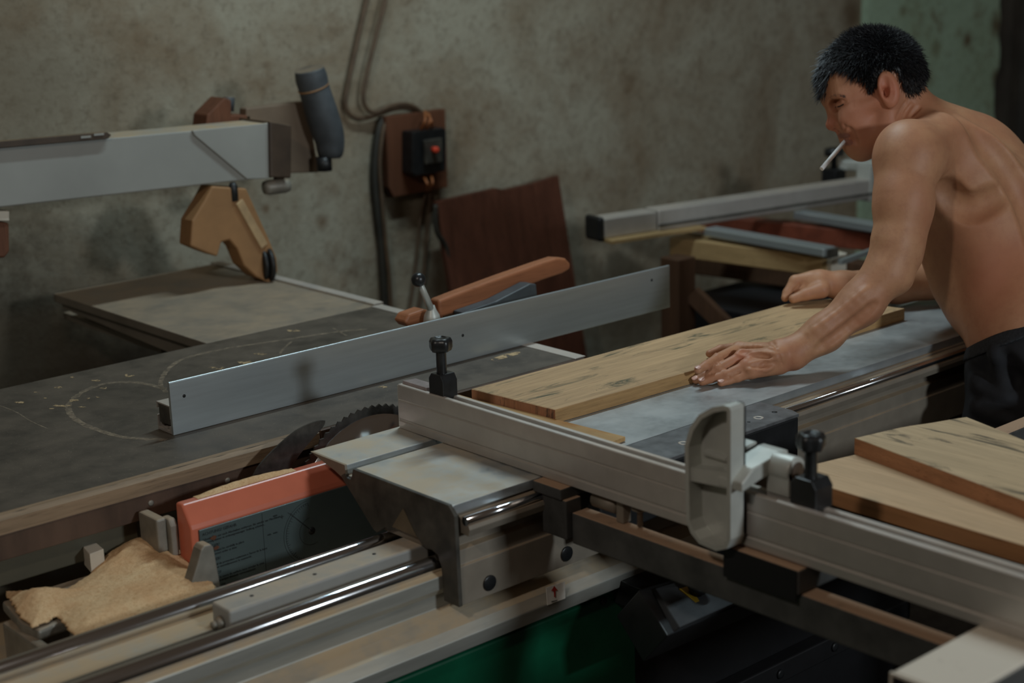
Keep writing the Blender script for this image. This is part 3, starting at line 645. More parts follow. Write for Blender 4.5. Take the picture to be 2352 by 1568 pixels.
# ------------------------------------------------------------------ boards
def board(name, label, top, z0, z1, mats, group=None, wob=.0, cat='board', sub=14):
    """board from a top outline (room xy); chipped rim, own end and side grain"""
    pts = []
    for i in range(len(top)):
        a, b_ = np.array(top[i][:2]), np.array(top[(i+1) % len(top)][:2])
        for k in range(sub):
            p = a+(b_-a)*k/sub
            nz = noise.noise(Vector((p[0]*25, p[1]*25, z1*10)))*wob
            nrm_ = np.array([-(b_-a)[1], (b_-a)[0]])/np.linalg.norm(b_-a); pts.append((p+nrm_*(nz if k else 0), i))
    n_ = len(pts); c_ = np.mean([p for p, _ in pts], axis=0)
    b = B(); ins = [p+(c_-p)/np.linalg.norm(c_-p)*.0012 for p, _ in pts]
    vs = [(p[0], p[1], z0) for p, _ in pts]+[(p[0], p[1], z1-.0010) for p, _ in pts]+[(p[0], p[1], z1) for p in ins]
    b.add(vs, [tuple(range(2*n_, 3*n_))]); b.add([], [])
    n0 = 0
    for i in range(n_):
        j = (i+1) % n_; side = pts[i][1]
        b.cur = 1+(side % 2); b.f.append((i, j, n_+j, n_+i)); b.sm.append(False); b.mi.append(b.cur)
        b.cur = 0; b.f.append((n_+i, n_+j, 2*n_+j, 2*n_+i)); b.sm.append(False); b.mi.append(0)
    b.f.append(tuple(reversed(range(n_)))); b.sm.append(False); b.mi.append(0)
    return tag(b.build(name, mats, loc=(c_[0], c_[1], z0)), label, cat, group)
mbp = [P(1275,940,z=.9035), P(1590,857,z=.9035), P(2078,708,z=.9035), P(1908,686,z=.9035), P(1813,696,z=.9035), P(1083,893,z=.9035)]
# side materials alternate long edge / end grain
def board5(name, label, top, z0, z1, mats, ends, wob, cat='board'):
    o = board(name, label, top, z0, z1, mats, None, wob, cat)
    return o
q = mbp; top = [q[0], q[2], q[3], q[4], q[5]]
top = [q[0], (q[0]+q[2])/2+np.array([0,-.004,0]), q[2], q[3], q[4], q[5]]
bo_ = board('spalted_board', 'long dark-veined board lying on the sliding table under both hands', top, .8808, .9035, [M['board'], M['board_side'], M['board_side']], None, .0012)
bo_.data.materials.append(M['board_end'])
for p in bo_.data.polygons:
    if abs(p.normal.x) > .8 and p.material_index > 0: p.material_index = 3
st = B().prism([(1.598,1.640),(1.650,1.645),(1.6385,1.786),(1.6225,1.972),(1.622,2.004),(1.598,2.0)], 'z', .8808, .8880)
st.build('wood_strip', M['scrap'], loc=(1.63, 1.82, .881), bevel=.0008)
tag(bpy.data.objects['wood_strip'], 'thin ochre wood strip tucked between the crosscut fence and the end of the dark-veined board', 'offcut')
# shift the long board's near end past the strip is not needed: it rests beside it
a, b_, c_, d_ = P(1876,1066,z=.905), P(1992,1038,z=.905), P(2352,1180,z=.905), P(2352,1250,z=.905)
dirb = np.array([.0, -1., 0]); 
lo = [np.array([1.600,1.265]), np.array([1.592,.62]), np.array([1.88,.60]), np.array([1.86,1.290])]
A0 = P(1870,1108,z=.905); D0 = P(1868,1066,z=.905); E0 = P(1992,1036,z=.905); F0 = P(2352,1252,z=.905)
u = (F0-A0); lo = [A0, A0+u*1.5, A0+u*1.5+(E0-D0)*2.2, E0+(E0-D0)*.9, E0, D0]
board('pale_board', 'plain pale board under the streaked one at right, its brown edge facing the fence', lo, .8808, .905, [M['board_pale'], M['board_pale_side'], M['board_pale_side']], None, .001)
A1 = P(1963,1005,z=.9295); B1 = P(2220,957,z=.9295); C1 = P(2352,1010,z=.9295); D1 = P(2352,1148,z=.9295)
u = D1-A1; v = C1-B1; v = v/np.linalg.norm(v)*np.linalg.norm(u)*1.6
up_ = [A1, A1+u*1.6, B1+v, B1, (A1*.55+B1*.45)+np.array([.004,.006,0])]
board('streaked_board', 'board with dark grain streaks lying on top of the plain pale board at right', up_, .9055, .9295, [M['board_up'], M['board_up_side'], M['board_up_side']], None, .0014)
# ------------------------------------------------------------------ rip fence on the table
rf = thing('rip_fence', (1.75, 2.2, .88), 'tall blue-grey aluminium rip fence standing across the dark table', 'fence')
B().prism([(2.183, .8805), (2.183, .9655), (2.1845, .967), (2.1875, .967), (2.189, .960), (2.189, .8805)], 'x', 1.188, 2.322).build('face_plate', M['fence'], rf, .0006)
bk = B().prism([(2.189, .905), (2.189, .927), (2.232, .927), (2.232, .917), (2.229, .917), (2.229, .9245), (2.192, .9245), (2.192, .905)], 'x', 1.189, 2.32)
bk.prism([(2.189, .8805), (2.189, .893), (2.196, .893), (2.196, .885), (2.203, .885), (2.203, .889), (2.214, .889), (2.214, .885), (2.230, .885), (2.230, .905), (2.233, .905), (2.233, .8805)], 'x', 1.189, 2.32)
bk.build('back_profile', M['alu'], rf, .0004)
B().box(1.1895, 2.315, 2.1925, 2.226, .894, .9235).build('core_bar', M['cap'], rf, .001)
for a, b in ((423, 909), (1497, 643), (1063, 770)):
    c = P(a, b, y=2.1828); B().lathe([(.0028, 0), (.0028, .0003)], (c[0], 2.1829, c[2]), (0, -1, 0), 14).build('drilled_hole', M['ink'], rf)
lv = B(); b0 = P(992, 728, y=2.27); b1 = P(961, 642, y=2.26)
lv.lathe([(.0165, -.035), (.0165, -.008), (.014, .004), (.0085, .014), (.006, .022)], b0, (0, 0, 1), 24)
lv.tube([b0+np.array([0, 0, .012]), b1], [.0068, .0052], 14)
lv.box(b0[0]-.02, b0[0]+.02, 2.235, 2.284, .885, .925)
lv.build('locking_lever', M['cast_alu'], rf)
B().sphere(b1, .0135, 24).build('lever_knob', M['black'], rf)
# push handle lying behind the fence
ph = thing('push_handle', P(1110, 665, y=2.27), 'reddish wooden push handle with grey strip, slanting up behind the rip fence', 'push handle')
top_ = [(1000,688),(1060,665),(1150,632),(1230,604),(1270,591),(1292,592),(1303,604),(1302,616),(1285,626),(1240,641),(1222,648),(1130,682),(1050,712),(1000,730)]
poly = [(P(a, b, y=2.30)[0], P(a, b, y=2.30)[2]) for a, b in top_]
B().prism(poly, 'y', 2.289, 2.318).build('handle_body', M['handle'], ph, .006, 3)
poly = [(P(a, b, y=2.30)[0], P(a, b, y=2.30)[2]) for a, b in ((920,738),(930,720),(965,708),(975,710),(1010,720),(1010,750),(930,748))]
B().prism(poly, 'y', 2.288, 2.322).build('handle_nose', M['handle'], ph, .004)
poly = [(P(a, b, y=2.27)[0], P(a, b, y=2.27)[2]) for a, b in ((1055,716),(1130,690),(1208,650),(1222,650),(1226,690),(1060,735))]
B().prism(poly, 'y', 2.258, 2.2885).build('grey_strip', plain('grey_plastic_strip', (.055, .065, .072), .45), ph, .002)
B().box(1.82, 2.0, 2.29, 2.315, .8805, .95).build('handle_foot', M['dark_wood'], ph, .002)
# ------------------------------------------------------------------ swung-away overhead guard
og = thing('overhead_guard', (1.5, 3.1, .88), 'grey overhead guard beam with brown dust hood, black wheels and hose elbow', 'saw guard')
pts = [(-40,343,0),(0,340,0)]
def by(a, b, y_): p = P(a, b, y=y_); return (p[0], p[2])
bpoly = [by(-300,365,3.03), by(440,300,3.03), by(628,282,3.03), by(628,408,3.03), by(560,414,3.03), by(-300,510,3.03)]
B().prism(bpoly, 'y', 3.03, 3.13).build('beam', M['beam'], og, .003)
B().prism([by(444,300,3.02), by(630,281,3.02), by(630,405,3.02), by(618,411,3.02), by(570,412,3.02), by(450,312,3.02)], 'y', 3.024, 3.03).build('cover_plate', M['beam'], og, .002)
B().prism([by(-200,342,3.02), by(245,303,3.02), by(255,310,3.02), by(248,318,3.02), by(-200,357,3.02)], 'y', 3.018, 3.034).build('slotted_strip', M['brown'], og, .001)
for (a, b) in ((198, 315), (228, 309)):
    B().prism([by(a-12,b-2,3.016), by(a+11,b-4,3.016), by(a+11,b+1,3.016), by(a-12,b+3,3.016)], 'y', 3.016, 3.019).build('slot', M['beam'], og)
B().prism([by(623,279,3.01), by(673,288,3.01), by(672,410,3.01), by(625,408,3.01)], 'y', 3.015, 3.15).build('beam_end_cap', M['brown'], og, .003)
B().prism([by(560,248,3.15), by(700,232,3.15), by(728,395,3.15), by(560,400,3.15)], 'y', 3.14, 3.17).build('rear_plate', plain('brown_dusty_plate', (.17, .12, .08), .6, 0, .15, 10), og, .003)
B().prism([by(460,262,3.17), by(500,222,3.17), by(515,228,3.17), by(515,262,3.17), by(560,262,3.17), by(560,300,3.17), by(456,300,3.17)], 'y', 3.14, 3.20).build('rear_bracket', M['backboard'], og, .003)
c = P(525, 240, y=3.18); B().lathe([(.013, -.015), (.013, .015), (.010, .018)], c, (.2, 0, 1), 20).build('bracket_knob', M['hose'], og)
hp = [by(474,425,3.05), by(552,430,3.05), by(604,545,3.05), by(622,590,3.05), by(625,620,3.05), by(605,647,3.05), by(575,632,3.05), by(547,607,3.05), by(531,568,3.05), by(514,548,3.05), by(495,553,3.05), by(486,586,3.05), by(455,575,3.05), by(424,562,3.05), by(428,504,3.05), by(455,460,3.05)]
B().prism(hp, 'y', 3.025, 3.075).build('dust_hood', M['hood'], og, .004, 3)
B().bar(P(546, 462, y=3.028), P(604, 565, y=3.028), .020, .016, (0, 1, 0)).build('hood_rib', plain('pale_dusty_rib', (.40, .27, .14), .7), og, .002)
for k_ in (0, 1):
    c = P(602+15*k_, 606, y=3.045-.010*k_)
    B().lathe([(.018, -.006), (.0365, -.005), (.0390, 0), (.0365, .005), (.018, .006)], c, (1, -.25, 0), 32).build('wheel', M['rubber'], og)
c = P(536, 440, y=3.03); B().lathe([(.010, -.02), (.010, .012), (.006, .02)], c, (0, 0, 1), 16).build('hood_knob', M['blackm'], og)
c = P(635, 428, y=3.05); B().lathe([(.014, -.03), (.017, -.02), (.017, .02), (.014, .03)], c, (1, -.2, 0), 20).build('roller', M['greysteel'], og)
B().bar(P(640, 425, y=3.05), P(648, 405, y=3.05), .014, .03).build('roller_bracket', M['brown'], og)
hs = resamp([P(a, b, y=3.10) for a, b in ((710,158),(722,205),(742,270),(757,320),(758,362))], 6)
rr = [.034, .0345, .036, .037, .037, .036, .0355, .036, .0365, .037, .0375, .038, .038, .038, .038, .0375, .037, .036, .035, .034, .033, .032, .030, .028, .024][:len(hs)]
rr += [.024]*(len(hs)-len(rr))
el = B().tube(hs, rr, 28); el.build('hose_elbow', M['hose'], og)
B().tube([P(719.6,199,y=3.10), P(720.6,202,y=3.10)], .0368, 28).build('hose_joint_band', M['hood'], og)
c = P(745, 380, y=3.10); B().lathe([(.018, -.012), (.018, .02)], c, (0, 0, 1), 16).build('elbow_clamp', M['blackm'], og)
# post that carries the beam, left of the frame
B().box(.75, .86, 3.03, 3.13, 0, 1.26).build('post', M['beam'], og, .003)
hb2 = B().prism([by(0,482,3.06), by(12,482,3.06), by(12,505,3.06), by(0,505,3.06), by(-20,505,3.06), by(-20,482,3.06)], 'y', 3.04, 3.08); hb2.build('beam_lug', M['pale'], og, .002)
hb3 = B().prism([by(-20,505,3.06), by(14,510,3.06), by(15,575,3.06), by(4,590,3.06), by(-20,590,3.06)], 'y', 3.045, 3.075); hb3.build('lug_grip', M['backboard'], og, .004)
# ------------------------------------------------------------------ loose planks left of the extension
p0, p1 = P(160, 722, z=.808), P(385, 800, z=.808)
pk = B().bar(p0, p1, .03, .016); tag(pk.build('wood_batten', M['ext'], loc=tuple(p1), bevel=.001), 'dusty batten jutting out below the dusty extension table on its left', 'batten')
# ------------------------------------------------------------------ things on the wall
bb_ = thing('breaker_board', P(960, 350, y=3.46), 'brown wooden board on the wall carrying a black circuit breaker', 'breaker board')
poly = [by(887,268,3.46), by(1023,250,3.46), by(1029,430,3.46), by(905,453,3.46), by(893,430,3.46)]
B().prism(poly, 'y', 3.46, 3.485).build('back_board', M['backboard'], bb_, .002)
brk = B().prism([by(948,303,3.41), by(1020,293,3.41), by(1026,300,3.41), by(1024,392,3.41), by(955,406,3.41), by(948,398,3.41)], 'y', 3.41, 3.459); bo1 = brk.build('circuit_breaker', M['black'], bb_, .004)
B().prism([by(975,322,3.40), by(1015,316,3.40), by(1015,372,3.40), by(977,378,3.40)], 'y', 3.396, 3.409).build('breaker_face', M['cap'], bb_, .003)
c = P(1001, 344, y=3.385); B().lathe([(.0085, -.012), (.0085, .004), (.006, .007)], c, (0, -1, 0), 20).build('red_button', plain('red_breaker_button', (.75, .07, .03), .4), bb_)
for i, (a0, a1) in enumerate((((966,300),(975,255)),((978,298),(985,262)),((992,297),(978,258)),((972,405),(980,440)),((990,402),(985,440)))):
    B().tube(resamp([P(*a0, y=3.43), P((a0[0]+a1[0])/2+6, (a0[1]+a1[1])/2, y=3.40), P(*a1, y=3.44)], 5), .0035, 8).build('wire', M['copper'], bb_)
def cable(pts, r, mt, label, y_=3.485, n=6):
    c_ = [P(a, b, y=y_) for a, b in pts]
    return tag(B().tube(resamp(c_, n), r, 10).build('cable', mt, loc=tuple(c_[0])), label, 'cable')
cable([(852,-40),(835,30),(815,120),(800,190),(793,235),(803,262),(830,272),(870,262),(905,250),(935,248),(965,262),(975,280)], .0062, M['cable'], 'brown cable hanging from above in a wide loop left of the breaker board', 3.482)
cable([(893,-40),(880,20),(862,90),(845,160),(835,215),(840,245),(860,258),(900,242),(940,240),(968,258),(985,285)], .0055, M['cable'], 'brown cable hanging from above in the narrower loop, nearest the breaker board', 3.466)
cable([(878,270),(866,320),(860,400),(866,480),(875,560),(880,640),(884,720)], .0105, M['cable_dark'], 'thick dark cable running down the wall left of the breaker board', 3.484)
cable([(893,268),(880,300),(872,370),(876,450),(886,560),(894,640),(898,720)], .006, M['cable'], 'thin brown cable beside the thick dark one left of the breaker board', 3.470)
cable([(978,440),(966,500),(958,580),(948,660),(938,730)], .0045, M['cable'], 'left one of two thin cables dropping from under the breaker board')
cable([(988,440),(985,500),(980,560),(972,640),(960,720)], .0055, M['cable'], 'right one of two thin cables dropping from under the breaker board')
cable([(1000,470),(1003,530),(1025,570),(1032,640),(1032,700)], .007, M['cable_dark'], 'dark cable bending down in front of the left edge of the leaning panel', 3.38)
lp = B(); q = [P(1000,462,y=3.40), P(1283,404,y=3.40)]
lpv = [P(1003,464,y=3.40), P(1140,432,y=3.40), P(1160,436,y=3.40), P(1230,420,y=3.40), P(1283,403,y=3.40)]
lpb = [np.array([q_[0]+.02, 3.24, .0]) for q_ in lpv]
n_ = len(lpv); vs = [tuple(v) for v in lpv]+[tuple(v) for v in lpb]+[(v[0], v[1]+.018, v[2]) for v in lpv]+[(v[0], v[1]+.018, v[2]) for v in lpb]
fs = []
for i in range(n_-1):
    fs += [(i, i+1, n_+i+1, n_+i), (2*n_+i, 3*n_+i, 3*n_+i+1, 2*n_+i+1), (i, 2*n_+i, 2*n_+i+1, i+1), (n_+i, n_+i+1, 3*n_+i+1, 3*n_+i)]
fs += [(0, n_, 3*n_, 2*n_), (n_-1, 3*n_-1, 4*n_-1, 2*n_-1)]
lp.add(vs, fs)
tag(lp.build('leaning_panel', M['redwood'], loc=(2.9, 3.3, 0), bevel=.001), 'large red-brown wooden panel leaning against the wall behind the rip fence', 'panel')
# ------------------------------------------------------------------ second saw by the wall
s2 = thing('workbench', (3.2, 2.6, 0), 'wooden bench under aluminium rails and red beams behind the man, left of his arm', 'bench')
def zz(a, b, z_): return P(a, b, z=z_)
def quadbar(b, p0, p1, w_, h_): b.bar(p0, p1, w_, h_); return b
quadbar(B(), zz(1630,530,.835), zz(1905,578,.835), .045, .022).build('aluminium_rail', M['fence'], s2, .003)
c = zz(1905,578,.832); B().box(c[0]-.022, c[0]+.022, c[1]-.012, c[1]+.0, .818, .842).build('rail_end', M['cap'], s2, .002)
quadbar(B(), zz(1835,492,.835), zz(2150,545,.835), .045, .022).build('aluminium_rail', M['fence'], s2, .003)
quadbar(B(), zz(1520,500,.79), zz(2100,562,.79), .05, .05).build('red_beam', M['red_paint'], s2, .003)
quadbar(B(), zz(1560,560,.79), zz(1910,605,.79), .09, .05).build('bench_rail', M['bench_wood'], s2, .003)
quadbar(B(), zz(1895,603,.795), zz(1930,597,.795), .05, .045).build('rail_block', M['pale'], s2, .003)
quadbar(B(), zz(1560,585,.70), zz(1990,640,.70), .05, .09).build('apron', M['dark_wood'], s2, .003)
lc = P(1557, 585, z=.80)
for (x_, y_) in ((lc[0], lc[1]), (lc[0]+.12, lc[1]-.50), (lc[0]+.55, lc[1]+.1), (lc[0]+.65, lc[1]-.45)):
    B().box(x_-.032, x_+.032, y_-.032, y_+.032, 0, .795).build('leg', M['dark_wood'], s2, .003)
B().bar((lc[0], lc[1], .25), (lc[0]+.12, lc[1]-.45, .66), .04, .05).build('brace', M['dark_wood'], s2)
B().bar((lc[0]+.02, lc[1]-.03, .70), (lc[0]+.10, lc[1]-.22, .52), .03, .04).build('brace', M['dark_wood'], s2)
B().box(lc[0]+.12, lc[0]+.75, lc[1]-.40, lc[1]+.14, .05, .64).build('shade_box', M['void'], s2)  # added black box that paints in the darkness below the bench
B().bar(zz(1930,602,.82), zz(2005,575,.82), .012, .012).build('rod', M['fence'], s2)
f2 = thing('bench_fence', zz(1700,500,.85), 'aluminium fence with black end cap lying on the bench behind the man', 'fence')
a0, a1 = zz(1392,552,.845), zz(2040,452,.845)
a0[2] = a1[2] = .875; d_ = (a1-a0)/np.linalg.norm(a1-a0)
a0 = a0+np.array([0, .03, 0]); a1 = a1+np.array([0, .03, 0])
am = a0+d_*.17
B().bar(am, a1, .062, .056).build('fence_profile', M['alu'], f2, .004)
B().bar(a0, am-d_*.004, .062, .052).build('fence_extension', M['alu'], f2, .004)
B().bar(a0-d_*.018, a0, .070, .064).build('fence_end_cap', M['black'], f2, .008, 3)
nd = np.array([d_[1], -d_[0], 0])
B().bar(am+nd*.036-np.array([0,0,.012]), a1+nd*.036-np.array([0,0,.012]), .006, .006).build('groove', M['cap'], f2)
B().bar(a0+nd*.04-np.array([0,0,.03]), a0+d_*.30+nd*.04-np.array([0,0,.03]), .05, .008).build('support_strip', M['bench_wood'], f2)
kc = P(1915, 395, d=float(((zz(1915,425,.875))-CAM)@FWD))
kb = kc.copy()
B().bar(kb+np.array([0,0,-.03]), kb+np.array([0,0,.012]), .05, .05, (1, 0, 0)).build('clamp_block', M['black'], f2, .003)
B().lathe([(.009, .01), (.009, .045), (.028, .048), (.028, .066), (.02, .070)], kb, (0, 0, 1), 24).build('clamp_knob', M['black'], f2)
sc_ = P(1990, 400, d=float(((zz(1990,430,.875))-CAM)@FWD)-.02)
B().bar(sc_+np.array([0,0,-.075]), sc_+np.array([0,0,.03]), .05, .03, (1, 0, 0)).build('flip_stop', M['cast_alu'], f2, .004)
B().bar(kb+d_*.03+np.array([0,0,.02]), sc_+d_*.05+np.array([0,0,.02]), .05, .03).build('stop_arm', M['cast_alu'], f2, .005)
# ------------------------------------------------------------------ signed distance shapes and surface nets
class Field:
    def __init__(s): s.ops = []
    def add(s, fn, c, R, k=.01, sub=False): s.ops.append((fn, np.array(c, float), R, k, sub)); return s
    def cone(s, a, b, ra, rb, k=.012, sub=False, flat=None):
        """tapered capsule; flat=(direction, factor) squeezes it along a direction"""
        a, b = np.array(a, float), np.array(b, float); ab = b-a; L2 = ab@ab
        if flat is not None:
            fd = np.array(flat[0], float); fd /= np.linalg.norm(fd); ff = flat[1]
        def fn(p):
            q = p-a; t = np.clip(q@ab/L2, 0, 1); e = q-t[:, None]*ab
            if flat is not None: e = e+(e@fd)[:, None]*fd*(1/ff-1)
            d = np.sqrt((e*e).sum(1))-(ra+(rb-ra)*t)
            return d*ff if flat is not None else d
        return s.add(fn, (a+b)/2, np.sqrt(L2)/2+max(ra, rb), k, sub)
    def ell(s, c, r, axes=None, k=.012, sub=False):
        c = np.array(c, float); r = np.array(r, float); A = np.eye(3) if axes is None else np.array(axes, float)
        def fn(p):
            q = (p-c)@A.T; k0 = np.sqrt(((q/r)**2).sum(1)); k1 = np.sqrt(((q/r**2)**2).sum(1))+1e-9
            return k0*(k0-1)/k1
        return s.add(fn, c, r.max()+k*(r.max()/r.min()-1)+.01, k, sub)
    def ev(s, p, c, R):
        d = np.full(len(p), 1.0)
        for fn, oc, oR, k, sub in s.ops:
            if np.linalg.norm(oc-c) > oR+R+k+.012: continue
            e = fn(p)
            if sub:
                e = -e; h = np.clip(.5+.5*(e-d)/k, 0, 1); d = d+(e-d)*h+k*h*(1-h)
            else:
                h = np.clip(.5-.5*(e-d)/k, 0, 1); d = d+(e-d)*h-k*h*(1-h)
        return d
def surface(field, h, nb=16, lo=None, hi=None):
    """mesh of the zero level, evaluated only in blocks near the surface"""
    lo = np.min([c-R for _, c, R, k, sb in field.ops if not sb], axis=0)-.02; hi = np.max([c+R for _, c, R, k, sb in field.ops if not sb], axis=0)+.02
    bs = nb*h; n = np.ceil((hi-lo)/bs).astype(int); BR = bs*.87
    M_ = 1 << 20; V = []; K = []; Q = []
    gi = np.arange(-1, nb+2)
    G = np.stack(np.meshgrid(gi, gi, gi, indexing='ij'), -1); m = nb+3
    for bi in range(n[0]):
        for bj in range(n[1]):
            for bk in range(n[2]):
                o = np.array([bi, bj, bk])*nb; c = lo+(o+nb/2)*h
                d0 = field.ev(c[None], c, BR)[0]
                if abs(d0) > BR*1.6+.006: continue
                pts = (lo+(o+G.reshape(-1, 3))*h); D = field.ev(pts, c, BR*1.15).reshape(m, m, m)
                Sg = D < 0
                if Sg.all() or not Sg.any(): continue
                # cell vertices for cells 0..nb-1 -> sample index 1..nb
                cs = slice(1, nb+1)
                acc = np.zeros((nb, nb, nb, 3)); cnt = np.zeros((nb, nb, nb))
                for ax in range(3):
                    oth = [a for a in range(3) if a != ax]
                    for u in (0, 1):
                        for v in (0, 1):
                            st = [1, 1, 1]; st[oth[0]] += u; st[oth[1]] += v
                            s0 = tuple(slice(st[a], st[a]+nb) for a in range(3)); st1 = list(st); st1[ax] += 1
                            s1 = tuple(slice(st1[a], st1[a]+nb) for a in range(3))
                            a0, a1 = D[s0], D[s1]; cr = (a0 < 0) != (a1 < 0); t = np.where(cr, a0/(a0-a1+1e-12), 0)
                            off = np.zeros((nb, nb, nb, 3)); off[..., ax] = t; off[..., oth[0]] = u; off[..., oth[1]] = v
                            acc += off*cr[..., None]; cnt += cr
                w_ = np.argwhere(cnt > 0)
                if len(w_):
                    V.append(lo+(o+w_+acc[tuple(w_.T)]/cnt[tuple(w_.T)][:, None])*h)
                    g = o+w_+1; K.append((g[:, 0]*4096+g[:, 1])*4096+g[:, 2])
                for ax in range(3):
                    s0 = (cs, cs, cs); st1 = [1, 1, 1]; st1[ax] += 1; s1 = tuple(slice(st1[a], st1[a]+nb) for a in range(3))
                    a0, a1 = Sg[s0], Sg[s1]; e = np.argwhere(a0 != a1)
                    if not len(e): continue
                    fl = a0[tuple(e.T)]; g = o+e+1; u, v = [(1, 2), (2, 0), (0, 1)][ax]
                    du = np.zeros(3, int); dv = np.zeros(3, int); du[u] = 1; dv[v] = 1
                    kk = [(lambda q: (q[:, 0]*4096+q[:, 1])*4096+q[:, 2])(g-x) for x in (du+dv, dv, 0*du, du)]
                    q = np.stack(kk, 1); q[~fl] = q[~fl][:, ::-1]; Q.append(q)
    V = np.concatenate(V); K = np.concatenate(K); Q = np.concatenate(Q)
    order = np.argsort(K); Ks = K[order]; idx = np.searchsorted(Ks, Q.ravel()); idx = np.clip(idx, 0, len(Ks)-1)
    ok = (Ks[idx] == Q.ravel()).reshape(-1, 4).all(1)
    return V[order], idx.reshape(-1, 4)[ok]
def to_obj(name, V, F, mats, parent, mi=None):
    org = np.array(parent['_o']); me = bpy.data.meshes.new(name)
    me.vertices.add(len(V)); me.vertices.foreach_set('co', (V-org).astype(np.float32).ravel())
    me.loops.add(F.size); me.loops.foreach_set('vertex_index', F.astype(np.int32).ravel())
    me.polygons.add(len(F)); me.polygons.foreach_set('loop_start', np.arange(0, F.size, 4, dtype=np.int32))
    for m_ in (mats if isinstance(mats, list) else [mats]): me.materials.append(m_)
    me.update(calc_edges=True); me.polygons.foreach_set('use_smooth', [True]*len(F))
    if mi is not None: me.polygons.foreach_set('material_index', mi.astype(np.int32))
    me.validate(); o = bpy.data.objects.new(name, me); COL.objects.link(o); o.parent = parent; o['_o'] = tuple(org)
    return o
def img(v):   # where a point lies in the picture, for shaping by profile
    q = (v-CAM)@RC.T; return W_PX/2+F_PX*q[..., 0]/q[..., 2], H_PX/2+F_PX*q[..., 1]/q[..., 2], q[..., 2]
def axes_at(ang, tilt=0.):
    """rows: first axis in the picture plane turned ang (deg, clockwise from right), second across it, third away from the camera"""
    a = math.radians(ang); e1 = RIGHT*math.cos(a)-UP*math.sin(a); e2 = RIGHT*math.sin(a)+UP*math.cos(a)
    t = math.radians(tilt); e3 = FWD*math.cos(t)+e1*math.sin(t); e1 = e1*math.cos(t)-FWD*math.sin(t)
    return np.array([e1, e2, e3])
def turned(A, deg):   # turn about its first axis so the back faces the camera a little
    t = math.radians(deg); return np.array([A[0], A[1]*math.cos(t)+A[2]*math.sin(t), A[2]*math.cos(t)-A[1]*math.sin(t)])
man = thing('person', (2.46, 1.43, 0), 'person in black trousers, bare-backed, bending over the saw with both hands on a board', 'person')
Fb = Field()
HD = 2.93                       # depth of the head's middle
def h(px, py, dz=0.): return P(px, py, d=HD+dz)
# ---- head: skull, face, jaw
def surf(px, py, d0=2.45, d1=3.2, st=.004):
    """depth at which the line of sight meets the figure built so far"""
    r = P(px, py, d=1.)-CAM; ds = np.arange(d0, d1, st); pts = CAM+ds[:, None]*r
    d = Fb.ev(pts, CAM+(d0+d1)/2*r, (d1-d0)/2*1.05); i = np.argmax(d < 0)
    if i == 0: return CAM+2.8*r
    t = d[i-1]/(d[i-1]-d[i]); return CAM+(ds[i-1]+t*st)*r
def line(pts, r0, r1, k, sub=True, push=0., n=4, flat=None):
    """thin crease (sub) or raised cord laid on the surface along picture points"""
    px = [Vector((a, b, 0)) for a, b in pts]; q = resamp(px, n); ps = []
    for v in q:
        p = surf(v.x, v.y); ps.append(p+(p-CAM)/np.linalg.norm(p-CAM)*push)
    m_ = len(ps)-1; ops = []
    for i in range(m_):
        u0, u1 = i/m_, (i+1)/m_; f = lambda u: r0+(r1-r0)*abs(2*u-1)**2
        ops.append((ps[i], ps[i+1], f(u0), f(u1)))
    for o_ in ops: Fb.cone(*o_, k, sub)
Fb.ell(h(1999,172), (.080,.075,.070), axes_at(-12), k=.001)
Fb.ell(h(2030,182,.0), (.060,.060,.066), axes_at(0), k=.02)
Fb.ell(h(1966,235), (.053,.078,.056), axes_at(-24), k=.02)
Fb.ell(h(1937,200), (.036,.048,.052), axes_at(-15), k=.02)
for s_ in (-1, 1):
    x_ = 6 if s_ < 0 else -6
    Fb.cone(h(2034+x_,236,s_*.052), h(2030+x_,292,s_*.046), .020, .018, .02)      # ramus
    Fb.cone(h(2030+x_,294,s_*.044), h(1980,340,s_*.010), .018, .016, .018)        # jaw line
    Fb.ell(h(1954+x_,266,s_*.040), (.028,.022,.017), axes_at(-35), k=.016)          # cheekbone
    Fb.cone(h(1956+x_,254,s_*.047), h(2020+x_,230,s_*.062), .010, .010, .014)       # zygomatic arch
    Fb.ell(h(1980+x_,300,s_*.030), (.034,.034,.020), axes_at(-40), k=.02)
    Fb.cone(h(1905+x_,227,s_*.010), h(1930+x_,219,s_*.044), .0085, .009, .012)       # brow
Fb.ell(h(1972,318), (.032,.038,.034), axes_at(-25), k=.02)
Fb.ell(h(2010,320), (.034,.020,.034), axes_at(-25), k=.02)
Fb.ell(h(1979,341), (.0185,.0165,.020), axes_at(-10), k=.012)                   # chin
Fb.ell(h(1960,309), (.021,.021,.025), axes_at(-25), k=.010)                   # muzzle
Fb.cone(h(1908,242), h(1913,280), .0072, .0088, .007)                         # nose bridge
Fb.ell(h(1911,287), (.0114,.0104,.0116), axes_at(10), k=.006)
Fb.cone(h(1920,280,.0), h(1934,296,.0), .012, .010, .008)
for s_ in (-1, 1):
    x_ = 5 if s_ < 0 else -5
    Fb.ell(h(1925+x_,288,s_*.0145), (.0105,.0092,.0085), axes_at(0), k=.003)
    Fb.ell(h(1917+x_,241,s_*.026), (.0165,.0115,.0165), axes_at(-20), k=.008, sub=True)   # eye socket
    Fb.ell(h(1931+x_,240,s_*.032), (.0135,.0105,.0125), axes_at(-20), k=.004)         # closed lid over the eye
    Fb.cone(h(1914+x_,299,s_*.008), h(1922+x_,299,s_*.008), .0032, .003, .003, sub=True)     # nostril
Fb.cone(h(1935,303,-.004), h(1935,303,.010), .0068, .0068, .006)                # upper lip
Fb.cone(h(1946,311,-.022), h(1939,312,.012), .0060, .0066, .005); Fb.cone(h(1939,312,-.006), h(1938,312,.012), .0070, .0068, .005)
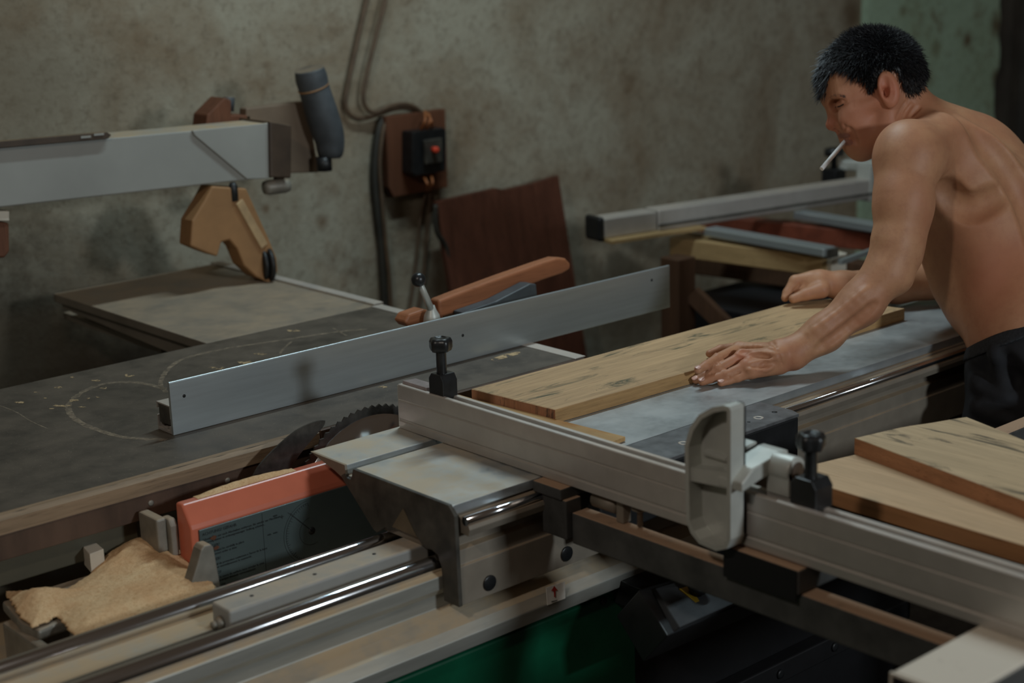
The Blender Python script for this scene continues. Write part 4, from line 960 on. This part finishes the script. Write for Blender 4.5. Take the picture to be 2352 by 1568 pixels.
Fb.cone(h(1953,327,-.014), h(1950,329,.012), .0070, .0072, .006)                # lower lip
# ---- ears
for s_ in (-1, 1):
    x_ = 0 if s_ < 0 else -10
    Fb.cone(h(2030+x_,212,s_*.058), h(2036+x_,210,s_*.074), .016, .012, .008)
    e_ax = axes_at(76, 0)
    Fb.ell(h(2041+x_,204,s_*.078), (.0325,.0190,.0100), e_ax, k=.004)
    Fb.ell(h(2043+x_,234,s_*.0755), (.0120,.0100,.0055), e_ax, k=.005)
    Fb.ell(h(2037+x_,200,s_*.0895), (.0262,.0128,.0105), e_ax, k=.003, sub=True)
    Fb.cone(h(2042+x_,184,s_*.0805), h(2047+x_,206,s_*.0820), .0030, .0034, .003); Fb.cone(h(2047+x_,206,s_*.0820), h(2043+x_,224,s_*.0805), .0034, .0030, .003)
    Fb.ell(h(2034+x_,211,s_*.0820), (.0100,.0065,.0125), axes_at(80), k=.003, sub=True)
    Fb.ell(h(2024+x_,213,s_*.0770), (.0065,.0042,.0065), axes_at(80), k=.003)
# ---- neck
Fb.cone(h(2050,240,.0), P(2118,330,d=2.94), .047, .058, .022)
Fb.cone(h(2064,226,.005), P(2135,312,d=2.95), .044, .052, .03)
Fb.cone(h(2052,240,-.040), P(2062,335,d=2.88), .012, .010, .016)
# ---- torso: axis from neck base to pelvis, broad across the depth
Fb.ell(P(2207,400,d=2.985), (.132,.102,.155), turned(axes_at(50), -26), k=.05)      # upper chest and back
Fb.ell(P(2288,492,d=2.985), (.150,.108,.145), turned(axes_at(58), -26), k=.06)      # ribcage
Fb.ell(P(2345,640,d=2.945), (.150,.102,.130), turned(axes_at(66), -26), k=.07)     # waist
Fb.ell(P(2382,775,d=2.885), (.130,.104,.138), turned(axes_at(64), -26), k=.07)     # belly and hips
Fb.cone(P(2268,690,d=2.88), P(2284,775,d=2.865), .038, .040, .05)
Fb.cone(P(2440,740,d=2.93), P(2460,860,d=2.91), .11, .10, .06)
Fb.cone(P(2138,326,d=2.92), P(2232,362,d=2.98), .052, .066, .04)                # trapezius
Fb.ell(P(2228,372,d=2.868), (.085,.060,.034), turned(axes_at(35), -20), k=.035)   # shoulder blade
Fb.cone(P(2205,430,d=2.90), P(2275,620,d=2.88), .042, .032, .05)                # side muscle
Fb.cone(P(2185,470,d=2.97), P(2232,700,d=2.93), .05, .045, .05)
Fb.cone(P(2162,500,d=2.99), P(2205,640,d=2.97), .050, .048, .05)
line([(2160,262),(2235,298),(2300,360),(2350,440),(2385,540),(2400,640)], .012, .004, .030, push=.000)
line([(2168,425),(2190,462),(2235,478),(2290,450)], .004, .001, .034, push=-.002)
# ---- left arm (near)
SH = P(2088,358,d=2.800); EL = P(2040,630,d=2.765); WR = P(1814,810,d=2.742)
Fb.ell(SH, (.060,.054,.054), axes_at(60), k=.03)
Fb.cone(P(2150,330,d=2.86), SH, .050, .048, .035)
Fb.cone(P(2082,378,d=2.795), P(2072,470,d=2.775), .0545, .0485, .015)
Fb.cone(P(2074,455,d=2.775), P(2056,570,d=2.765), .0465, .039, .015)
Fb.cone(P(2056,560,d=2.765), EL, .039, .0335, .015)
Fb.cone(P(2094,480,d=2.785), P(2078,590,d=2.775), .032, .027, .025)       # triceps
Fb.cone(P(2060,598,d=2.765), P(2066,640,d=2.765), .026, .021, .018)       # elbow point
Fb.ell(P(2064,636,d=2.755), (.014,.014,.012), axes_at(45), k=.02)
Fb.cone(P(2030,630,d=2.76), P(1976,698,d=2.76), .0370, .0350, .02)
Fb.cone(P(1978,696,d=2.76), P(1893,764,d=2.752), .0352, .0295, .02)
Fb.cone(P(1893,764,d=2.752), WR, .0290, .0225, .02)
Fb.cone(P(1895,766,d=2.748), P(1822,818,d=2.740), .0225, .0170, .02)
# ---- left hand
def hz(px, py, z_): return P(px, py, z=z_)
Fb.cone(P(1825,808,d=2.742), hz(1790,804,.927), .0215, .0185, .015)
Fb.cone(P(1820,820,d=2.74), hz(1790,828,.910), .0180, .0160, .015)
K_i, K_m, K_r, K_l = hz(1697,799,.924), hz(1704,817,.921), hz(1714,839,.911), hz(1727,856,.901)
for k_, w2, r_ in ((K_i, hz(1788,805,.926), .0125), (K_m, hz(1788,816,.924), .0130), (K_r, hz(1788,830,.912), .0125), (K_l, hz(1790,842,.902), .0118)):
    Fb.cone(k_, w2, r_*.86, r_*1.12, .010)
Fb.ell(hz(1750,838,.898), (.032,.018,.013), None, k=.012)
for k_ in (K_i, K_m, K_r, K_l): Fb.ell(k_+np.array([0,0,.0015]), (.0092,.0092,.0085), None, k=.006)
def finger(pts, rs, k=.003):
    for i in range(len(pts)-1):
        Fb.cone(pts[i], pts[i+1], rs[i], rs[i+1], k if i else .005)
FI = [K_i, hz(1648,822,.920), hz(1621,839,.916), hz(1603,850,.9115)]
FM = [K_m, hz(1650,846,.907), hz(1618,862,.896), hz(1599,873,.8888)]
FR = [K_r, hz(1668,860,.899), hz(1633,870,.892), hz(1613,877,.8880)]
FL = [K_l, hz(1694,868,.893), hz(1674,874,.8895), hz(1656,880,.8872)]
finger(FI, (.0092,.0082,.0075,.0068)); finger(FM, (.0090,.0080,.0073,.0066)); finger(FR, (.0088,.0078,.0072,.0066)); finger(FL, (.0082,.0071,.0066,.0060))
for F_, r_ in ((FI, .0088), (FM, .0086), (FR, .0084), (FL, .0075)): Fb.ell(F_[1]+np.array([0,0,.0006]), (r_, r_, r_), None, k=.002)
finger([hz(1760,812,.918), hz(1700,800,.914), hz(1655,803,.915), hz(1630,812,.912)], (.016,.0120,.0088,.0070))
# cords, veins and creases of the hand and arm
for pts, r_ in ((((1702,797),(1745,795),(1786,802)), .0020), (((1712,812),(1750,810),(1790,814)), .0018), (((1722,836),(1750,828),(1788,822)), .0018),
                (((1716,850),(1738,846),(1748,836),(1772,824)), .0019), (((1740,846),(1758,850),(1775,842)), .0017), (((1690,812),(1725,822),(1745,820)), .0014)):
    line(pts, r_, r_*.6, .005, False, push=.0006)
for pts in (((1726,820),(1745,817),(1768,820)), ((1730,842),(1748,840),(1762,832)), ((1700,808),(1720,806))):
    line(pts, .0020, .0008, .006)
for F_, ws in ((FI, .008), (FM, .0075), (FR, .0075), (FL, .0065)):
    for j, offs in ((1, (-.0035, 0, .0035)), (2, (0.,))):
        d_ = F_[j+1]-F_[j-1]; d_ /= np.linalg.norm(d_); sx = np.cross(d_, [0, 0, 1.]); sx /= np.linalg.norm(sx)
        for of_ in offs:
            c_ = F_[j]+d_*of_; pp = []
            for u in (-.8, 0, .8):
                q = c_+sx*ws*u+np.array([0, 0, .0086*math.sqrt(1-u*u*.8)]); pp.append(q)
            Fb.cone(pp[0], pp[1], .0005, .0007, .0012, sub=True); Fb.cone(pp[1], pp[2], .0007, .0005, .0012, sub=True)
line([(1773,783),(1783,800),(1792,822),(1800,842)], .0012, .0006, .003)
line([(1860,765),(1930,715),(1990,665)], .0035, .0015, .012, False, push=.002)
line([(1880,800),(1950,750),(2010,700)], .004, .0015, .014)
# face and neck lines
line([(1930,319),(1940,317),(1950,313),(1957,312)], .0016, .0010, .0020)
line([(1948,294),(1957,304),(1963,318)], .0016, .0008, .007)
line([(1938,285),(1941,293),(1938,299)], .0012, .0006, .004)
line([(1958,318),(1968,330)], .0020, .0008, .008)
line([(1919,246),(1927,244),(1938,239)], .0012, .0008, .0015)
line([(1918,233),(1930,230),(1942,234)], .0012, .0006, .004)
for pts in (((2083,232),(2071,252),(2060,274)), ((2096,238),(2084,254),(2075,270)), ((2112,246),(2101,256),(2093,266))):
    line(pts, .0024, .0010, .005)
# ---- right arm (far)
RS = P(2225,395,d=3.12); RE = P(2190,640,d=3.22); RW = P(1935,655,d=3.16)
Fb.cone(RS, RE, .055, .040, .03); Fb.cone(RE, P(2060,652,d=3.20), .040, .036, .02); Fb.cone(P(2060,652,d=3.20), RW, .035, .026, .02)
# right hand: loose fist with the thumb pointing down to the board
Fb.cone(RW, P(1885,650,d=3.155), .026, .024, .015)
Fb.ell(P(1870,648,d=3.157), (.034,.022,.024), axes_at(-15), k=.012)
for i_, dy in enumerate((.000, .017, .032, .045)):
    Fb.cone(P(1862,638,d=3.150+dy), P(1826,645,d=3.150+dy), .0130, .0115, .006); Fb.cone(P(1826,645,d=3.150+dy), P(1808,672,d=3.145+dy), .0110, .0085, .004)
Fb.cone(P(1808,672,d=3.145), P(1803,684,d=3.140), .0085, .0075, .004)
Fb.cone(P(1886,666,d=3.130), P(1850,676,d=3.127), .0165, .0120, .008); Fb.cone(P(1850,676,d=3.127), P(1822,686,d=3.125), .0115, .0088, .004)
Fb.ell(P(1838,662,d=3.150), (.016,.013,.012), axes_at(0), k=.006)
line([(1822,668),(1832,660),(1838,652)], .0022, .0010, .003)
def plane_cut(F_, p0, p1, below, k=.002):
    """cuts away what lies above (or below) the line p0-p1 in the picture, square to it"""
    a_, b_ = P(p0[0], p0[1], d=2.9), P(p1[0], p1[1], d=2.9); t = (b_-a_)/np.linalg.norm(b_-a_); n_ = np.cross(t, (a_-CAM)/np.linalg.norm(a_-CAM)); n_ /= np.linalg.norm(n_)
    if n_@UP > 0: n_ = -n_            # n_ points down
    s_ = -1 if below else 1
    F_.ops.append((lambda p: s_*((p-a_)@n_), a_, 9., k, True))
Fb_ops_whole = list(Fb.ops)
plane_cut(Fb, (2225,822), (2352,772), True, .004)
Vb, Qb = surface(Fb, .0024)
Fb.ops = Fb_ops_whole
cx_, cy_, cd_ = img(Vb); fc = Vb[Qb].mean(1); fx, fy, fd_ = img(fc)
lip_m = plain('lip_skin', (.30, .12, .085), .45, 0, .2, 60)
mi = np.zeros(len(Qb), int)
mi[((((fx-1938)/15)**2+((fy-312)/7)**2 < 1) | (((fx-1947)/12)**2+((fy-327)/8)**2 < 1)) & (fd_ < 2.97) & (fd_ > 2.86)] = 1
body = to_obj('body', Vb, Qb, [M['skin'], lip_m], man, mi)
# ---- nails
def nail(F_, wr, parent):
    t, q = F_[3], F_[2]; d = (t-q)/np.linalg.norm(t-q); n = np.array([0, 0, 1.])-d*d[2]; n /= np.linalg.norm(n); s_ = np.cross(d, n)
    n2 = n*.92+RIGHT*0-FWD*.30; n2 /= np.linalg.norm(n2); n2 -= d*(n2@d); n2 /= np.linalg.norm(n2); s_ = np.cross(d, n2)
    c = t+n2*(wr*.52)+d*.0005; b = B(); vs = []; nx_, ny_ = 6, 6
    for i in range(nx_+1):
        for j in range(ny_+1):
            u, v = i/nx_*2-1, j/ny_*2-1; u2, v2 = u*math.sqrt(1-.45*v*v), v*math.sqrt(1-.35*u*u)
            vs.append(c+d*u2*.0055+s_*v2*wr*.70+n2*(wr*.55*(math.sqrt(max(0, 1-(v2*.7)**2)))-.0004*u2*u2))
    top = [tuple(v) for v in vs]; bot = [tuple(v-n2*.0012) for v in vs]; K = len(top)
    fs = [(i*7+j, i*7+7+j, i*7+8+j, i*7+1+j) for i in range(6) for j in range(6)]
    rimi = [i*7 for i in range(6)]+[42+j for j in range(6)]+[48-7*i for i in range(6)]+[6-j for j in range(6)]
    b.add(top+bot, fs+[tuple(K+t_ for t_ in reversed(f)) for f in fs]+[(rimi[i], rimi[(i+1) % 24], K+rimi[(i+1) % 24], K+rimi[i]) for i in range(24)], True)
    b.build('fingernail', M['skin_nail'], parent)
for F_, r_ in ((FI, .0072), (FM, .0070), (FR, .0070), (FL, .0063)): nail(F_, r_, man)
# ---- hair
rng = np.random.default_rng(4)
SC = h(1999,172); HA = axes_at(-12); HR = np.array([.080,.075,.070])
hair_line = [(1893,214),(1880,120),(1960,40),(2120,40),(2150,180),(2135,232),(2108,226),(2090,222),(2074,205),(2066,178),(2052,160),(2032,160),(2022,184),(2012,202),(1996,213),(1987,196),(1972,178),(1950,160),(1928,152),(1912,160),(1905,172)]
def in_hair(px, py, jit=0.): return inside(px+jit, py, hair_line)
FH = Field()
FH.ell(SC, HR+.006, HA, k=.001); FH.ell(h(2028,180), (.066,.066,.070), axes_at(0), k=.02); FH.ell(h(1930,180), (.030,.030,.045), axes_at(-20), k=.02)
FH.ell(h(2078,205), (.026,.030,.048), axes_at(0), k=.02)
Vh, Qh = surface(FH, .0034)
nz_ = np.array([noise.noise(Vector(v*160)) for v in Vh]); nn = Vh-SC; nn /= np.linalg.norm(nn, axis=1)[:, None]
hx, hy, hd = img(Vh)
keep_v = np.array([in_hair(a, b, 5*n_) for a, b, n_ in zip(hx, hy, nz_)])
Vh2 = Vh+nn*(nz_*.002)[:, None]
keep = keep_v[Qh].all(1); Qk = Qh[keep]
hair = to_obj('hair', Vh2, Qk, [M['hair']], man)
bm = bmesh.new(); bm.from_mesh(hair.data); bmesh.ops.delete(bm, geom=[v for v in bm.verts if not v.link_faces], context='VERTS'); bm.to_mesh(hair.data); bm.free()
# strands
cand = np.where(keep_v)[0]; sv = []; sf_ = []; smi = []
NS = 15000
for c_ in rng.choice(cand, NS):
    p = Vh[c_]; nrm_ = nn[c_]; px_, py_ = hx[c_], hy[c_]
    ax_, ay_ = px_+rng.normal(0, 22), py_+rng.normal(0, 22)
    dirv = nrm_*.55+(-UP)*.55 if ay_ > 120 else nrm_*.62+UP*.15
    if ax_ < 1960: dirv = -RIGHT*.55-UP*(.25+.6*(ay_ > 95))+nrm_*.25
    elif ax_ > 2070 and ay_ > 110: dirv = nrm_*.45+RIGHT*.15-UP*.55
    elif ay_ <= 120: dirv = nrm_*.7+RIGHT*(.2 if ax_ > 2030 else -.45)
    dirv = dirv/np.linalg.norm(dirv)+rng.normal(0, .22, 3); dirv /= np.linalg.norm(dirv)
    low = py_ > 165 and px_ > 1975
    L_ = rng.uniform(.006, .013) if low else rng.uniform(.012, .024)
    if px_ < 1915: L_ *= 1.35
    if 2005 < px_ < 2072 and py_ > 143: L_ = rng.uniform(.004, .009)
    s_ = np.cross(dirv, nrm_); s_ /= np.linalg.norm(s_)+1e-9; t_ = np.cross(dirv, s_)
    w_ = .0009; b0 = len(sv); g_ = -UP*.20
    for q_, ww in ((0, 1.), (.5, .8), (1., .08)):
        c = p-nrm_*.003+dirv*L_*q_+g_*L_*q_*q_
        for a in (0, 2.094, 4.189): sv.append(c+(s_*math.cos(a)+t_*math.sin(a))*w_*ww)
    for q_ in (0, 1):
        for a in range(3): sf_.append((b0+3*q_+a, b0+3*q_+(a+1) % 3, b0+3*q_+3+(a+1) % 3, b0+3*q_+3+a)); smi.append(1 if (low and rng.random() < .35) else 0)
to_obj('hair_strands', np.array(sv), np.array(sf_), [M['hair'], M['greyhair']], man, np.array(smi))
# eyebrow and lashes
sv = []; sf_ = []
for i in range(70):
    t = rng.random(); p = surf(1901+38*t, 227-9*math.sin(2.6*t)+rng.normal(0, 1.6))-FWD*.0008
    b0 = len(sv); dv = RIGHT*.0045-UP*(.0010+.001*rng.normal(0, 1))
    for c, ww in ((p, .00022), (p+dv-FWD*.0006, .0001)):
        for a in (-1, 1): sv.append(c+UP*ww*a)
    sf_.append((b0, b0+1, b0+3, b0+2))
lsh = [surf(a, b)-FWD*.0004 for a, b in ((1919,246),(1924,245.5),(1930,243.5),(1938,239))]
B().tube(resamp(lsh, 4), .0009, 6).build('eyelashes', M['hair'], man)
to_obj('eyebrow', np.array(sv), np.array(sf_), [M['hair']], man)
# ---- trousers
def hips(F_, g=0.):
    F_.ell(P(2400,800,d=2.885), (.10+g,.118+g,.152+g), turned(axes_at(64), -26), k=.05)
    F_.cone(P(2364,870,d=2.85), P(2350,1040,d=2.83), .108+g, .100+g, .05)
    F_.cone(P(2460,880,d=2.96), P(2440,1040,d=2.96), .115+g, .10+g, .05)
Ft = Field(); hips(Ft)
kn = P(2340,1040,d=2.83); fl = np.array([kn[0]+.03, kn[1]-.10, .07]); kn2 = P(2440,1040,d=2.96); fl2 = np.array([kn2[0]+.05, kn2[1]-.05, .07])
Ft.cone(kn, (kn+fl)/2, .098, .085, .04); Ft.cone((kn+fl)/2, fl, .085, .07, .04)
Ft.cone(kn2, (kn2+fl2)/2, .10, .085, .04); Ft.cone((kn2+fl2)/2, fl2, .085, .07, .04)
Fb_keep = Fb; Fb = Ft
for pts in (((2232,850),(2260,880),(2300,900)), ((2240,905),(2275,925),(2330,930)), ((2230,960),(2280,985),(2330,1005)), ((2300,820),(2330,870),(2340,930)), ((2255,830),(2290,860),(2345,875))):
    line(pts, .010, .003, .022)
for pts in (((2238,872),(2270,900),(2310,915)), ((2240,930),(2280,950),(2335,965)), ((2280,800),(2300,850),(2310,890))):
    line(pts, .007, .002, .018, False, push=.002)
Fb = Fb_keep
plane_cut(Ft, (2225,795), (2352,742), False)
Vt, Qt = surface(Ft, .0055)
tro = to_obj('trousers', Vt, Qt, [M['trousers']], man)
Fw = Field(); hips(Fw, .004); plane_cut(Fw, (2225,793), (2352,739), False, .003); plane_cut(Fw, (2225,826), (2352,776), True, .003)
Vw, Qw = surface(Fw, .004)
to_obj('waistband', Vw, Qw, [plain('ribbed_waistband', (.016,.018,.022), .8, 0, .5, 260, bmp=.5)], man)
for c in (fl, fl2):
    sh = B().prism([(c[0]-.19, c[1]-.045), (c[0]-.21, c[1]), (c[0]-.19, c[1]+.045), (c[0]-.02, c[1]+.05), (c[0]+.07, c[1]+.035), (c[0]+.07, c[1]-.035), (c[0]-.02, c[1]-.05)], 'z', 0, .055)
    sh.build('shoe', M['rubber'], man, .015, 3)
# ---- cigarette, held in the lips
c0, c1 = h(1946,319,-.018), h(1887,388,-.050)
cg = B().tube([c0, c1], .0040, 16); tag(cg.build('cigarette', M['cigarette'], loc=tuple(c0)), 'white cigarette hanging from the lips of the man', 'cigarette')

for o in bpy.data.objects:
    if '_o' in o: del o['_o']
